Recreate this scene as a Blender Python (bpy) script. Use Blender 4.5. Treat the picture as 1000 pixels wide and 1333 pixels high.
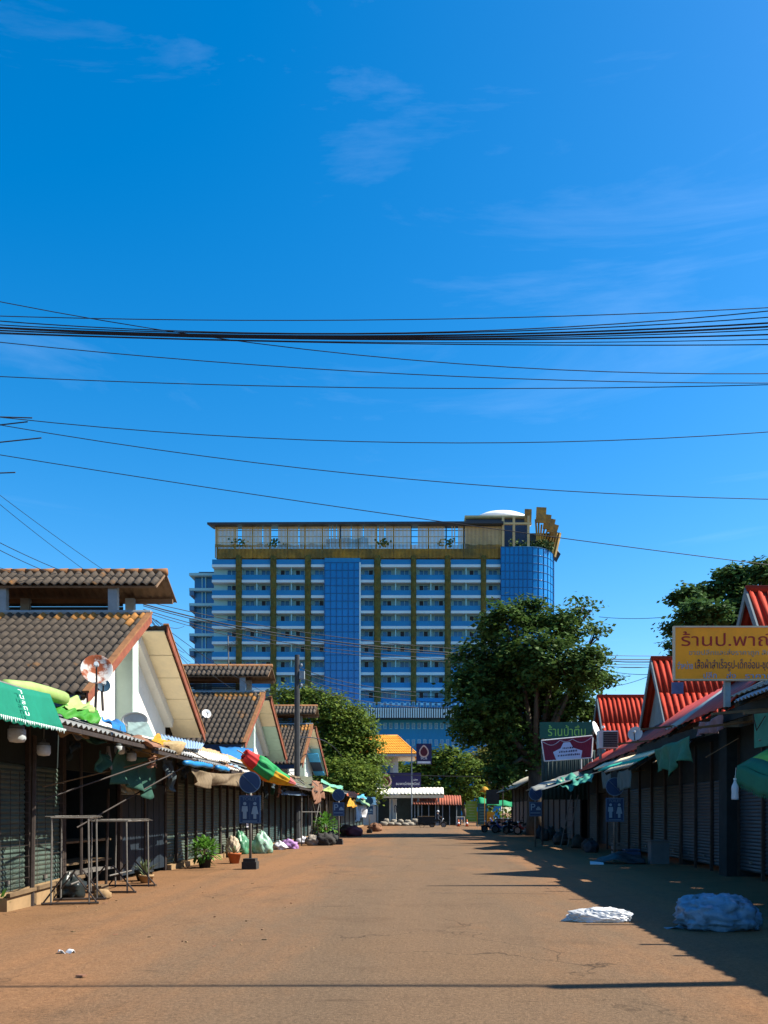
import bpy, math, random
import numpy as np
from mathutils import Vector, Matrix, noise as mnoise

# ---------------------------------------------------------------- camera, sky, sun, exposure
for o in list(bpy.data.objects): bpy.data.objects.remove(o)
SC = bpy.context.scene
COL = SC.collection
FPX, VX, HY, EYE = 1100.0, 555.0, 1057.0, 1.6     # focal length, vanishing point (photo pixels) and eye height
cam_d = bpy.data.cameras.new('camera'); cam = bpy.data.objects.new('camera', cam_d); COL.objects.link(cam)
cam.location = (0, 0, EYE); cam.rotation_euler = (math.radians(90), 0, 0)
cam_d.sensor_fit = 'HORIZONTAL'; cam_d.sensor_width = 36; cam_d.lens = 36 * FPX / 1000
cam_d.shift_x = -(VX - 500) / 1000; cam_d.shift_y = (HY - 666.5) / 1000
cam_d.clip_start = .1; cam_d.clip_end = 3000
SC.camera = cam

SUN_EL, SUN_AZ = math.radians(46), math.radians(84)      # azimuth from +Y towards +X
world = bpy.data.worlds.new('World'); SC.world = world; world.use_nodes = True
wn = world.node_tree.nodes; wl = world.node_tree.links; wn.clear()
sky = wn.new('ShaderNodeTexSky'); sky.sky_type = 'NISHITA'; sky.sun_disc = False
sky.sun_elevation = SUN_EL; sky.sun_rotation = SUN_AZ
sky.air_density = 1.0; sky.dust_density = .7; sky.ozone_density = 3.0; sky.altitude = 0
hs = wn.new('ShaderNodeHueSaturation'); hs.inputs['Saturation'].default_value = 1.46; hs.inputs['Value'].default_value = 1.0
hs.inputs['Hue'].default_value = .497
wl.new(sky.outputs[0], hs.inputs['Color'])
# thin cirrus: stretched noise over the whole dome
tc = wn.new('ShaderNodeTexCoord'); mp = wn.new('ShaderNodeMapping'); wl.new(tc.outputs['Generated'], mp.inputs[0])
mp.inputs['Rotation'].default_value = (.1, .30, .2); mp.inputs['Scale'].default_value = (1.0, .8, 5.2); mp.inputs['Location'].default_value = (1.2, .7, 2.30)
nz = wn.new('ShaderNodeTexNoise'); nz.inputs['Scale'].default_value = 2.1; nz.inputs['Detail'].default_value = 9; nz.inputs['Roughness'].default_value = .62
nz.inputs['Distortion'].default_value = .7
wl.new(mp.outputs[0], nz.inputs['Vector'])
cr = wn.new('ShaderNodeValToRGB'); cr.color_ramp.elements[0].position = .56; cr.color_ramp.elements[0].color = (0, 0, 0, 1)
cr.color_ramp.elements[1].position = .86; cr.color_ramp.elements[1].color = (.10, .10, .10, 1)
wl.new(nz.outputs[0], cr.inputs[0])
mx = wn.new('ShaderNodeMixRGB'); mx.inputs[2].default_value = (5.6, 7.0, 9.2, 1)
wl.new(cr.outputs[0], mx.inputs[0]); wl.new(hs.outputs[0], mx.inputs[1])
bg = wn.new('ShaderNodeBackground'); bg.inputs[1].default_value = .098
wl.new(mx.outputs[0], bg.inputs[0])
wo = wn.new('ShaderNodeOutputWorld'); wl.new(bg.outputs[0], wo.inputs[0])

SUNV = Vector((math.sin(SUN_AZ) * math.cos(SUN_EL), math.cos(SUN_AZ) * math.cos(SUN_EL), math.sin(SUN_EL)))
sd = bpy.data.lights.new('sun', 'SUN'); sd.energy = 5.0; sd.angle = math.radians(.53); sd.color = (1, .93, .80)
so = bpy.data.objects.new('sun', sd); COL.objects.link(so); so.location = SUNV * 200
so.rotation_euler = SUNV.to_track_quat('Z', 'Y').to_euler()
SC.view_settings.view_transform = 'Standard'; SC.view_settings.look = 'None'
SC.view_settings.exposure = 1.2; SC.view_settings.gamma = 1; SC.view_settings.use_curve_mapping = False
SC.render.engine = 'CYCLES'
SC.cycles.max_bounces = 6; SC.cycles.diffuse_bounces = 3; SC.cycles.glossy_bounces = 3; SC.cycles.transparent_max_bounces = 8
SC.cycles.use_denoising = True

# ---------------------------------------------------------------- helpers
RND = random.Random(7)
U = RND.uniform
def P(px, py, d): return Vector(((px - VX) / FPX * d, d, EYE - (py - HY) / FPX * d))   # photo pixel + known distance
def G(px, py):                                                                         # photo pixel on the ground
    d = EYE * FPX / (py - HY); return Vector(((px - VX) / FPX * d, d, 0))

MATS = {}
def mat(name, col, rough=.75, metal=0, var=.18, scale=2.5, bump=0, bscale=40, col2=None, thr=.55, soft=.12, scale2=1.2,
        spec=.3, emit=0, trans=0, alpha=1, stretch=None, vary=0):
    if name in MATS: return MATS[name]
    m = bpy.data.materials.new(name); m.use_nodes = True; MATS[name] = m
    n, l = m.node_tree.nodes, m.node_tree.links; b = n['Principled BSDF']
    b.inputs['Roughness'].default_value = rough; b.inputs['Metallic'].default_value = metal
    b.inputs['Specular IOR Level'].default_value = spec
    geo = n.new('ShaderNodeNewGeometry'); vec = geo.outputs['Position']
    if stretch:
        mpp = n.new('ShaderNodeMapping'); mpp.inputs['Scale'].default_value = stretch; l.new(vec, mpp.inputs[0]); vec = mpp.outputs[0]
    src = None
    rgb = n.new('ShaderNodeRGB'); rgb.outputs[0].default_value = (*col, 1); src = rgb.outputs[0]
    if col2:
        t = n.new('ShaderNodeTexNoise'); t.inputs['Scale'].default_value = scale2; t.inputs['Detail'].default_value = 6; t.inputs['Roughness'].default_value = .65
        l.new(vec, t.inputs['Vector'])
        r = n.new('ShaderNodeMapRange'); r.inputs[1].default_value = thr - soft; r.inputs[2].default_value = thr + soft
        l.new(t.outputs[0], r.inputs[0])
        x = n.new('ShaderNodeMixRGB'); x.inputs[2].default_value = (*col2, 1); l.new(r.outputs[0], x.inputs[0]); l.new(src, x.inputs[1]); src = x.outputs[0]
    if var:
        t = n.new('ShaderNodeTexNoise'); t.inputs['Scale'].default_value = scale; t.inputs['Detail'].default_value = 7; t.inputs['Roughness'].default_value = .7
        l.new(vec, t.inputs['Vector'])
        r = n.new('ShaderNodeMapRange'); r.inputs[1].default_value = .3; r.inputs[2].default_value = .7
        r.inputs[3].default_value = 1 - var; r.inputs[4].default_value = 1 + var; l.new(t.outputs[0], r.inputs[0])
        x = n.new('ShaderNodeMixRGB'); x.blend_type = 'MULTIPLY'; x.inputs[0].default_value = 1; l.new(src, x.inputs[1]); l.new(r.outputs[0], x.inputs[2]); src = x.outputs[0]
    if vary:
        oi = n.new('ShaderNodeObjectInfo'); r = n.new('ShaderNodeMapRange'); r.inputs[3].default_value = 1 - vary; r.inputs[4].default_value = 1 + vary
        l.new(oi.outputs['Random'], r.inputs[0])
        x = n.new('ShaderNodeMixRGB'); x.blend_type = 'MULTIPLY'; x.inputs[0].default_value = 1; l.new(src, x.inputs[1]); l.new(r.outputs[0], x.inputs[2]); src = x.outputs[0]
    l.new(src, b.inputs['Base Color'])
    if bump:
        t = n.new('ShaderNodeTexNoise'); t.inputs['Scale'].default_value = bscale; t.inputs['Detail'].default_value = 5; l.new(vec, t.inputs['Vector'])
        bp = n.new('ShaderNodeBump'); bp.inputs['Strength'].default_value = bump; bp.inputs['Distance'].default_value = .02
        l.new(t.outputs[0], bp.inputs['Height']); l.new(bp.outputs[0], b.inputs['Normal'])
    if alpha < 1: b.inputs['Alpha'].default_value = alpha
    if trans:
        tr = n.new('ShaderNodeBsdfTranslucent'); l.new(src, tr.inputs[0])
        ms = n.new('ShaderNodeMixShader'); ms.inputs[0].default_value = trans
        l.new(b.outputs[0], ms.inputs[1]); l.new(tr.outputs[0], ms.inputs[2]); l.new(ms.outputs[0], n['Material Output'].inputs[0])
    return m

def worldloc(o):
    v = Vector((0, 0, 0))
    while o: v = v + o.location; o = o.parent
    return v
def tag(o, label=None, cat=None, group=None, kind=None):
    if label: o['label'] = label
    if cat: o['category'] = cat
    if group: o['group'] = group
    if kind: o['kind'] = kind
    return o
def thing(name, label, cat, loc=(0, 0, 0), group=None):
    o = bpy.data.objects.new(name, None); COL.objects.link(o); o.location = loc; o.empty_display_size = .2
    return tag(o, label, cat, group)
def copy_tree(o, parent=None):
    c = o.copy(); COL.objects.link(c); c.parent = parent
    for ch in list(o.children): copy_tree(ch, c)
    return c

class MB:
    def __init__(s): s.v = []; s.f = []; s.mi = []; s.cur = 0
    def add(s, vs, fs):
        n = len(s.v); s.v += [tuple(v) for v in vs]; s.f += [tuple(i + n for i in f) for f in fs]; s.mi += [s.cur] * len(fs); return s
    def box(s, x0, x1, y0, y1, z0, z1):
        x0, x1 = sorted((x0, x1)); y0, y1 = sorted((y0, y1)); z0, z1 = sorted((z0, z1))
        return s.add([(x0,y0,z0),(x1,y0,z0),(x1,y1,z0),(x0,y1,z0),(x0,y0,z1),(x1,y0,z1),(x1,y1,z1),(x0,y1,z1)],
              [(0,3,2,1),(4,5,6,7),(0,1,5,4),(1,2,6,5),(2,3,7,6),(3,0,4,7)])
    def obox(s, c, size, M):
        h = [x / 2 for x in size]; n = []
        for z in (-1, 1):
            for x, y in ((-1,-1),(1,-1),(1,1),(-1,1)): n.append(Vector(c) + M @ Vector((x*h[0], y*h[1], z*h[2])))
        return s.add(n, [(0,3,2,1),(4,5,6,7),(0,1,5,4),(1,2,6,5),(2,3,7,6),(3,0,4,7)])
    def beam(s, a, b, w, h, up=(0, 0, 1)):
        a, b = Vector(a), Vector(b); d = (b - a); L = d.length; d.normalize(); up = Vector(up)
        if abs(d.dot(up)) > .98: up = Vector((1, 0, 0))
        sd_ = d.cross(up).normalized(); u2 = sd_.cross(d)
        return s.obox((a + b) / 2, (L, w, h), Matrix((d, sd_, u2)).transposed())
    def tube(s, pts, r, n=6, cap=True):
        pts = [Vector(p) for p in pts]; N = len(pts); vs = []; fs = []
        rs = r if isinstance(r, (list, tuple)) else [r] * N
        ref = None
        for i, p in enumerate(pts):
            t = (pts[min(i+1, N-1)] - pts[max(i-1, 0)]).normalized()
            if ref is None: ref = t.cross(Vector((0, 0, 1)) if abs(t.z) < .9 else Vector((1, 0, 0))).normalized()
            ref = (ref - t * ref.dot(t)).normalized(); b = t.cross(ref)
            for k in range(n):
                a = 2 * math.pi * k / n; vs.append(p + (ref * math.cos(a) + b * math.sin(a)) * rs[i])
        for i in range(N - 1):
            for k in range(n):
                fs.append((i*n+k, i*n+(k+1) % n, (i+1)*n+(k+1) % n, (i+1)*n+k))
        if cap: fs += [tuple(range(n))[::-1], tuple(range((N-1)*n, N*n))]
        return s.add(vs, fs)
    def slab(s, pts, th):                       # polygon extruded along vector th
        pts = [Vector(p) for p in pts]; th = Vector(th); n = len(pts)
        return s.add(pts + [p + th for p in pts], [tuple(range(n))[::-1], tuple(range(n, 2*n))] + [(i, (i+1) % n, n+(i+1) % n, n+i) for i in range(n)])
    def lathe(s, prof, c=(0, 0, 0), n=12, M=None, sx=1, sy=1):
        c = Vector(c); vs = []; fs = []
        for r, z in prof:
            for k in range(n):
                a = 2*math.pi*k/n; v = Vector((r*math.cos(a)*sx, r*math.sin(a)*sy, z)); vs.append(c + (M @ v if M else v))
        for i in range(len(prof) - 1):
            for k in range(n): fs.append((i*n+k, i*n+(k+1) % n, (i+1)*n+(k+1) % n, (i+1)*n+k))
        closed = prof[0] == prof[-1]
        if prof[0][0] > 1e-4 and not closed: fs.append(tuple(range(n))[::-1])
        if prof[-1][0] > 1e-4 and not closed: fs.append(tuple(range((len(prof)-1)*n, len(prof)*n)))
        return s.add(vs, fs)
    def sheet(s, fn, nu, nv, th=.006):          # surface fn(u,v) given a thickness
        A = [[Vector(fn(i/nu, j/nv)) for i in range(nu+1)] for j in range(nv+1)]
        vs = []; w = nu + 1
        N = [[None]*(nu+1) for _ in range(nv+1)]
        for j in range(nv+1):
            for i in range(nu+1):
                du = A[j][min(i+1, nu)] - A[j][max(i-1, 0)]; dv = A[min(j+1, nv)][i] - A[max(j-1, 0)][i]
                nn = du.cross(dv); N[j][i] = nn.normalized() if nn.length > 1e-9 else Vector((0, 0, 1))
        for j in range(nv+1):
            for i in range(nu+1): vs.append(A[j][i] + N[j][i]*th/2)
        o = len(vs)
        for j in range(nv+1):
            for i in range(nu+1): vs.append(A[j][i] - N[j][i]*th/2)
        fs = []
        for j in range(nv):
            for i in range(nu):
                a = j*w+i; fs.append((a, a+1, a+1+w, a+w)); fs.append((o+a, o+a+w, o+a+w+1, o+a+1))
        for i in range(nu):
            a = i; fs.append((a+1, a, o+a, o+a+1)); a = nv*w+i; fs.append((a, a+1, o+a+1, o+a))
        for j in range(nv):
            a = j*w; fs.append((a, a+w, o+a+w, o+a)); a = j*w+nu; fs.append((a+w, a, o+a, o+a+w))
        return s.add(vs, fs)
    def corr(s, a, b, c, pitch=.18, amp=.03, th=.008, seg=6, shape=None, rows=1):
        # corrugated sheet: a->b along the eave, c = the point up-slope from a; ribs run up the slope
        a, b, c = Vector(a), Vector(b), Vector(c); du = b - a; dv = c - a; nn = du.cross(dv).normalized()
        if nn.z < 0: nn = -nn
        L = du.length; nu = max(2, int(L / pitch * seg))
        f = shape or (lambda t: math.sin(2*math.pi*t))
        return s.sheet(lambda u, v: a + du*u + dv*v + nn*amp*f(u*L/pitch), nu, rows, th)
    def mesh(s, name, mats, smooth=False, off=Vector((0, 0, 0))):
        me = bpy.data.meshes.new(name); me.from_pydata([tuple(Vector(v) - off) for v in s.v], [], s.f)
        for m in (mats if isinstance(mats, (list, tuple)) else [mats]): me.materials.append(m)
        if any(s.mi): me.polygons.foreach_set('material_index', s.mi)
        if smooth: me.polygons.foreach_set('use_smooth', [True]*len(s.f))
        me.update(); return me
    def build(s, name, mats, parent=None, smooth=False, origin=None):
        if parent is not None: off = worldloc(parent)
        elif origin is not None: off = Vector(origin)
        else:
            A = np.array(s.v); lo, hi = A.min(0), A.max(0); off = Vector(((lo[0]+hi[0])/2, (lo[1]+hi[1])/2, lo[2]))
        o = bpy.data.objects.new(name, s.mesh(name, mats, smooth, off)); COL.objects.link(o)
        if parent is not None: o.parent = parent
        else: o.location = off
        return o
def link(name, me, parent, loc, rotm=None):
    o = bpy.data.objects.new(name, me); COL.objects.link(o)
    if parent is not None: o.parent = parent; loc = Vector(loc) - worldloc(parent)
    o.location = loc
    if rotm is not None: o.rotation_euler = rotm.to_euler()
    return o

def lettering(name, txt, center, right, up, width, height, m, parent, depth=.006):
    cu = bpy.data.curves.new('t', 'FONT'); cu.body = txt; cu.align_x = 'LEFT'
    ob = bpy.data.objects.new('t', cu); COL.objects.link(ob)
    dg = bpy.context.evaluated_depsgraph_get(); dg.update()
    me = bpy.data.meshes.new_from_object(ob.evaluated_get(dg)); bpy.data.objects.remove(ob)
    n = len(me.vertices); co = np.zeros(n*3); me.vertices.foreach_get('co', co); co = co.reshape(-1, 3)
    faces = [tuple(p.vertices) for p in me.polygons]
    lo, hi = co.min(0), co.max(0); c = (lo+hi)/2; sx = width/(hi[0]-lo[0]); sy = height/(hi[1]-lo[1])
    right, up = Vector(right).normalized(), Vector(up).normalized(); nn = right.cross(up)
    mb = MB(); mb.add([Vector(center) + right*((p[0]-c[0])*sx) + up*((p[1]-c[1])*sy) + nn*depth for p in co], faces)
    return mb.build(name, m, parent)

def fold(seed, k=9, fmin=1., fmax=5.):            # smooth random crumple field
    r = random.Random(seed); T = [(r.uniform(fmin, fmax), r.uniform(0, 6.3), r.uniform(-1, 1), r.uniform(-1, 1)) for _ in range(k)]
    return lambda u, v: sum(math.sin(6.28*f*(a*u+b*v)+p)/f**.75 for f, p, a, b in T) / 3.0
def tarp(name, c, m, parent=None, amp=.05, sag=.1, seed=0, nu=30, nv=20, th=.006, smooth=True, hem=0):
    # c: four corners, (0,0),(1,0),(1,1),(0,1)
    c = [Vector(x) for x in c]; f = fold(seed); nn = (c[1]-c[0]).cross(c[3]-c[0]).normalized()
    if nn.z < 0: nn = -nn
    def fn(u, v):
        p = c[0]*(1-u)*(1-v) + c[1]*u*(1-v) + c[2]*u*v + c[3]*(1-u)*v
        return p + nn*f(u, v)*amp - Vector((0, 0, sag*4*u*(1-u)*(.4+.6*math.sin(math.pi*v)))) - Vector((0, 0, hem*max(0, math.sin(u*37+seed))*(1 if v < .05 else 0)))
    mb = MB(); mb.sheet(fn, nu, nv, th); return mb.build(name, m, parent, smooth)
def blob(name, c, r, m, parent=None, seed=0, amp=.14, n=28, flat=.0, power=2.4, k=2.2, pinch=0, smooth=True):
    # lumpy closed body resting on its own base (sacks and bags)
    c = Vector(c); vs = []; fs = []; ry = n//2
    for j in range(ry+1):
        th_ = math.pi*j/ry
        for i in range(n):
            ph = 2*math.pi*i/n
            def sg(x): return math.copysign(abs(x)**(2/power), x)
            d = Vector((sg(math.sin(th_)*math.cos(ph)), sg(math.sin(th_)*math.sin(ph)), sg(math.cos(th_))))
            q = Vector((seed*3.1, seed*1.7, 0)) + d*k
            w = 1 + amp*mnoise.noise(q) + amp*1.1*(.35-abs(mnoise.noise(q*1.9))) + amp*.9*(.3-abs(mnoise.noise(q*4.3))) + amp*.4*mnoise.noise(q*9)
            p = Vector((d.x*r[0], d.y*r[1], d.z*r[2]))*w
            if pinch and d.z > .2: s_ = 1-pinch*(d.z-.2)/.8; p.x *= s_; p.y *= s_; p.z += pinch*.25*r[2]*max(0, d.z-.75)*4*(.5+mnoise.noise(q*3))
            if d.z < 0: p.x *= 1-.12*d.z; p.y *= 1-.12*d.z
            p.z = max(p.z, -r[2]*(1-flat)); vs.append(c + p)
    for j in range(ry):
        for i in range(n): fs.append((j*n+i, (j+1)*n+i, (j+1)*n+(i+1) % n, j*n+(i+1) % n))
    mb = MB(); mb.add(vs, fs); return mb.build(name, m, parent, smooth)

# ---------------------------------------------------------------- ground and road
def road_mat(name, road):
    m = bpy.data.materials.new(name); m.use_nodes = True; n, l = m.node_tree.nodes, m.node_tree.links; b = n['Principled BSDF']
    geo = n.new('ShaderNodeNewGeometry'); pos = geo.outputs['Position']
    def ns(scale, det=8, rough=.65, st=None):
        t = n.new('ShaderNodeTexNoise'); t.inputs['Scale'].default_value = scale; t.inputs['Detail'].default_value = det; t.inputs['Roughness'].default_value = rough
        v = pos
        if st: q = n.new('ShaderNodeMapping'); q.inputs['Scale'].default_value = st; l.new(pos, q.inputs[0]); v = q.outputs[0]
        l.new(v, t.inputs['Vector']); return t.outputs[0]
    def mr(x, a, b_, c=0, d=1):
        r = n.new('ShaderNodeMapRange'); r.inputs[1].default_value = a; r.inputs[2].default_value = b_; r.inputs[3].default_value = c; r.inputs[4].default_value = d
        l.new(x, r.inputs[0]); return r.outputs[0]
    def mixc(f, a, b_, mode='MIX'):
        x = n.new('ShaderNodeMixRGB'); x.blend_type = mode
        for i, s in ((0, f), (1, a), (2, b_)):
            if isinstance(s, (int, float)): x.inputs[i].default_value = s
            elif isinstance(s, tuple): x.inputs[i].default_value = (*s, 1)
            else: l.new(s, x.inputs[i])
        return x.outputs[0]
    def math_(op, a, b_):
        x = n.new('ShaderNodeMath'); x.operation = op
        for i, s in ((0, a), (1, b_)):
            if isinstance(s, (int, float)): x.inputs[i].default_value = s
            else: l.new(s, x.inputs[i])
        return x.outputs[0]
    sand = (.200, .104, .050); asph = (.140, .090, .053)
    if road:
        sep = n.new('ShaderNodeSeparateXYZ'); l.new(pos, sep.inputs[0])
        ax = math_('ABSOLUTE', math_('ADD', sep.outputs[0], -.1), 0)
        edge = math_('ADD', ax, mr(ns(.35, 6, .7, (1, .35, 1)), .3, .7, -2.2, 2.2))
        col = mixc(mr(edge, 1.3, 4.0), asph, sand)
        tr = mr(ns(.9, 5, .6, (1, .06, 1)), .46, .70, 0, .7)          # wheel-polished lengthwise streaks
        col = mixc(tr, col, (.112, .078, .049))
    else:
        col = mixc(mr(ns(.5), .35, .7), sand, (.150, .082, .040))
    blot = mr(ns(.55, 9, .72), .54, .70, 0, .6); col = mixc(blot, col, (.088, .055, .032))
    stain = mr(ns(1.4, 6, .7, (.35, 1.6, 1)), .64, .72, 0, .6); col = mixc(stain, col, (.048, .030, .018))
    patch = mr(ns(.18, 3, .5), .52, .6, 0, .22); col = mixc(patch, col, (.150, .086, .042))
    grain = mr(ns(26, 4, .85), .3, .7, .62, 1.38); col = mixc(1.0, col, grain, 'MULTIPLY')
    fine = mr(ns(90, 3, .85), .3, .7, .7, 1.3); col = mixc(1.0, col, fine, 'MULTIPLY')
    vo = n.new('ShaderNodeTexVoronoi'); vo.inputs['Scale'].default_value = 30; l.new(pos, vo.inputs['Vector'])
    peb = mr(vo.outputs['Distance'], .07, .13, .55, 0); col = mixc(math_('MULTIPLY', peb, mr(ns(7), .5, .65)), col, (.28, .20, .13))
    ce = n.new('ShaderNodeTexVoronoi'); ce.feature = 'DISTANCE_TO_EDGE'; ce.inputs['Scale'].default_value = .42
    wv = n.new('ShaderNodeVectorMath'); wv.operation = 'ADD'; l.new(pos, wv.inputs[0]); wt = n.new('ShaderNodeTexNoise'); wt.inputs['Scale'].default_value = 1.6; wt.inputs['Detail'].default_value = 6; l.new(pos, wt.inputs['Vector']); l.new(wt.outputs['Color'], wv.inputs[1]); l.new(wv.outputs[0], ce.inputs['Vector'])
    crack = math_('MULTIPLY', mr(ce.outputs['Distance'], .002, .007, .75, 0), mr(ns(.16, 3), .5, .58)); col = mixc(crack, col, (.03, .02, .013))
    l.new(col, b.inputs['Base Color']); b.inputs['Roughness'].default_value = .9; b.inputs['Specular IOR Level'].default_value = .12
    bp = n.new('ShaderNodeBump'); bp.inputs['Strength'].default_value = .8; bp.inputs['Distance'].default_value = .016
    l.new(math_('ADD', ns(40, 5, .8), math_('MULTIPLY', ns(2.2, 4), 2.2)), bp.inputs['Height']); l.new(bp.outputs[0], b.inputs['Normal'])
    return m
mb = MB(); mb.add([(-900,-300,0),(900,-300,0),(900,1500,0),(-900,1500,0)], [(0,1,2,3)])
g = mb.build('ground', road_mat('dusty_ground', False), origin=(0, 0, 0)); tag(g, kind='structure')
# road sheet, crowned a few centimetres, with ragged edges
RW = 5.6
def roadz(x): return .006 + .03*max(0, 1-(x/RW)**2)
mb = MB(); vs = []; fs = []; ys = [-20 + i*1.5 for i in range(95)]; nx = 9
for y in ys:
    for k in range(nx):
        x = -RW + 2*RW*k/(nx-1); jx = .25*mnoise.noise(Vector((k*.01, y*.35, 3 if k else 9))) if k in (0, nx-1) else 0
        vs.append((x+jx, y, roadz(x)))
for j in range(len(ys)-1):
    for k in range(nx-1): a = j*nx+k; fs.append((a, a+1, a+1+nx, a+nx))
mb.add(vs, fs); road = mb.build('road', road_mat('worn_asphalt', True), origin=(0, 0, 0)); tag(road, kind='structure')
# tar seams across the road
tar = mat('tar_seam', (.03, .026, .022), .8, var=.3)
def seam(px0, py0, px1, py1, w, seed):
    a, b = G(px0, py0), G(px1, py1); mb = MB(); vs = []; fs = []; N = 60
    for i in range(N+1):
        p = a.lerp(b, i/N); o = .05*mnoise.noise(Vector((i*.23, seed, 0))) + .015*mnoise.noise(Vector((i*1.3, seed, 4)))
        ww = w*(.7 + .6*abs(mnoise.noise(Vector((i*.7, seed, 8)))))
        vs += [(p.x, p.y+o-ww/2, roadz(p.x)+.005), (p.x, p.y+o+ww/2, roadz(p.x)+.005)]
    for i in range(N): fs.append((2*i, 2*i+2, 2*i+3, 2*i+1))
    mb.add(vs, fs); mb.build('seam', tar, road)
seam(560, 1165, 720, 1166, .03, 3)

# ---------------------------------------------------------------- tiled halls along the near-side street edge
M_tile = mat('roof_tile', (.068, .052, .038), .85, var=.38, scale=6, col2=(.24, .11, .03), thr=.66, soft=.05, scale2=.9, bump=.4, bscale=25, vary=.28)
M_tile_or = mat('roof_tile_lichen', (.34, .15, .035), .85, var=.3, scale=8, vary=.25)
M_under = mat('roof_underside', (.16, .10, .06), .9, var=.25)
M_white = mat('white_render', (.72, .69, .62), .85, var=.07, scale=1.1, col2=(.62, .58, .50), thr=.68, soft=.1, scale2=1.6)
M_cream = mat('cream_soffit_board', (.84, .70, .46), .8, var=.08, col2=(.62, .55, .36), thr=.66, soft=.14, scale2=.8)
M_mintw = mat('mint_soffit_board', (.52, .70, .55), .8, var=.1)
M_fascia = mat('red_fascia', (.19, .055, .028), .8, var=.35, scale=5)
M_grey = mat('grey_steel', (.22, .25, .27), .6, var=.2)
M_navy = mat('navy_gutter', (.02, .035, .07), .5, var=.25)
M_dark = mat('dark_boarding', (.018, .02, .02), .8, var=.3)
M_ridge = mat('ridge_cap', (.20, .09, .035), .85, var=.35, scale=4)

def tile_prof(n=9, w=.24, amp=.075):
    out = []
    for i in range(n+1):
        t = i/n; out.append((t*w, amp*math.sin(math.pi*min(1, t/.72))**.7 if 0 < t < .72 else 0))
    return out
def tile_mb(mb, w, l, at=None, du=None, dv=None, nn=None, amp=.075):
    pr = tile_prof(9, w*1.02, amp); lift = .016
    if at is None: at, du, dv, nn = Vector((0,0,0)), Vector((1,0,0)), Vector((0,1,0)), Vector((0,0,1))
    vs = [at + du*x + nn*(z+lift) for x, z in pr] + [at + du*x + dv*(l*1.03) + nn*z for x, z in pr] + [at + du*x + nn*(z+lift-.02) for x, z in pr]
    n = len(pr); fs = [(i, i+1, n+i+1, n+i) for i in range(n-1)] + [(2*n+i, 2*n+i+1, i+1, i) for i in range(n-1)]
    mb.add(vs, fs)
TW, TL = .24, .48
tm = MB(); tile_mb(tm, TW, TL); TILE = tm.mesh('tile', M_tile, True); tm = MB(); tile_mb(tm, TW, TL); TILE_O = tm.mesh('tile', M_tile_or, True)

def tiled_slope(parent, a, dv_pt, ux, length, singles, seed, orange_top=True):
    # a = lower corner at the verge, dv_pt = top corner at the verge, ux = unit vector away from the street
    a, t = Vector(a), Vector(dv_pt); du = Vector(ux); dv = (t-a); L = dv.length; dv.normalize(); nn = du.cross(dv)
    flip = nn.z < 0
    if flip: nn = -nn
    rows = max(1, round(L/TL)); tl = L/rows; cols = int(length/TW); r = random.Random(seed)
    base = MB(); base.slab([a-nn*.02, a+du*length-nn*.02, t+du*length-nn*.02, t-nn*.02], -nn*.05); base.build('roof_deck', M_under, parent)
    rest = MB(); cnt = 0
    rm = Matrix((du, dv, nn)).transposed()
    for c in range(cols):
        for k in range(rows):
            p = a + du*(c*TW) + dv*(k*tl) + nn*r.uniform(0, .008)
            orange = orange_top and ((k == rows-1 and r.random() < (.85 if c < 9 else .3)) or (k == rows-2 and c < 3 and r.random() < .5))
            if c < singles and not flip:
                o = link('tile', TILE_O if orange else TILE, parent, p, rm @ Matrix.Rotation(r.uniform(-.012, .012), 3, 'Z')); cnt += 1
            else:
                rest.cur = 1 if orange else 0
                if flip: tile_mb(rest, TW, tl, p+du*TW, -du, dv, nn)
                else: tile_mb(rest, TW, tl, p, du, dv, nn)
    if rest.v:
        o = rest.build('tiles', [M_tile, M_tile_or], parent, True); o['kind'] = 'stuff'
    return cnt

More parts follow.
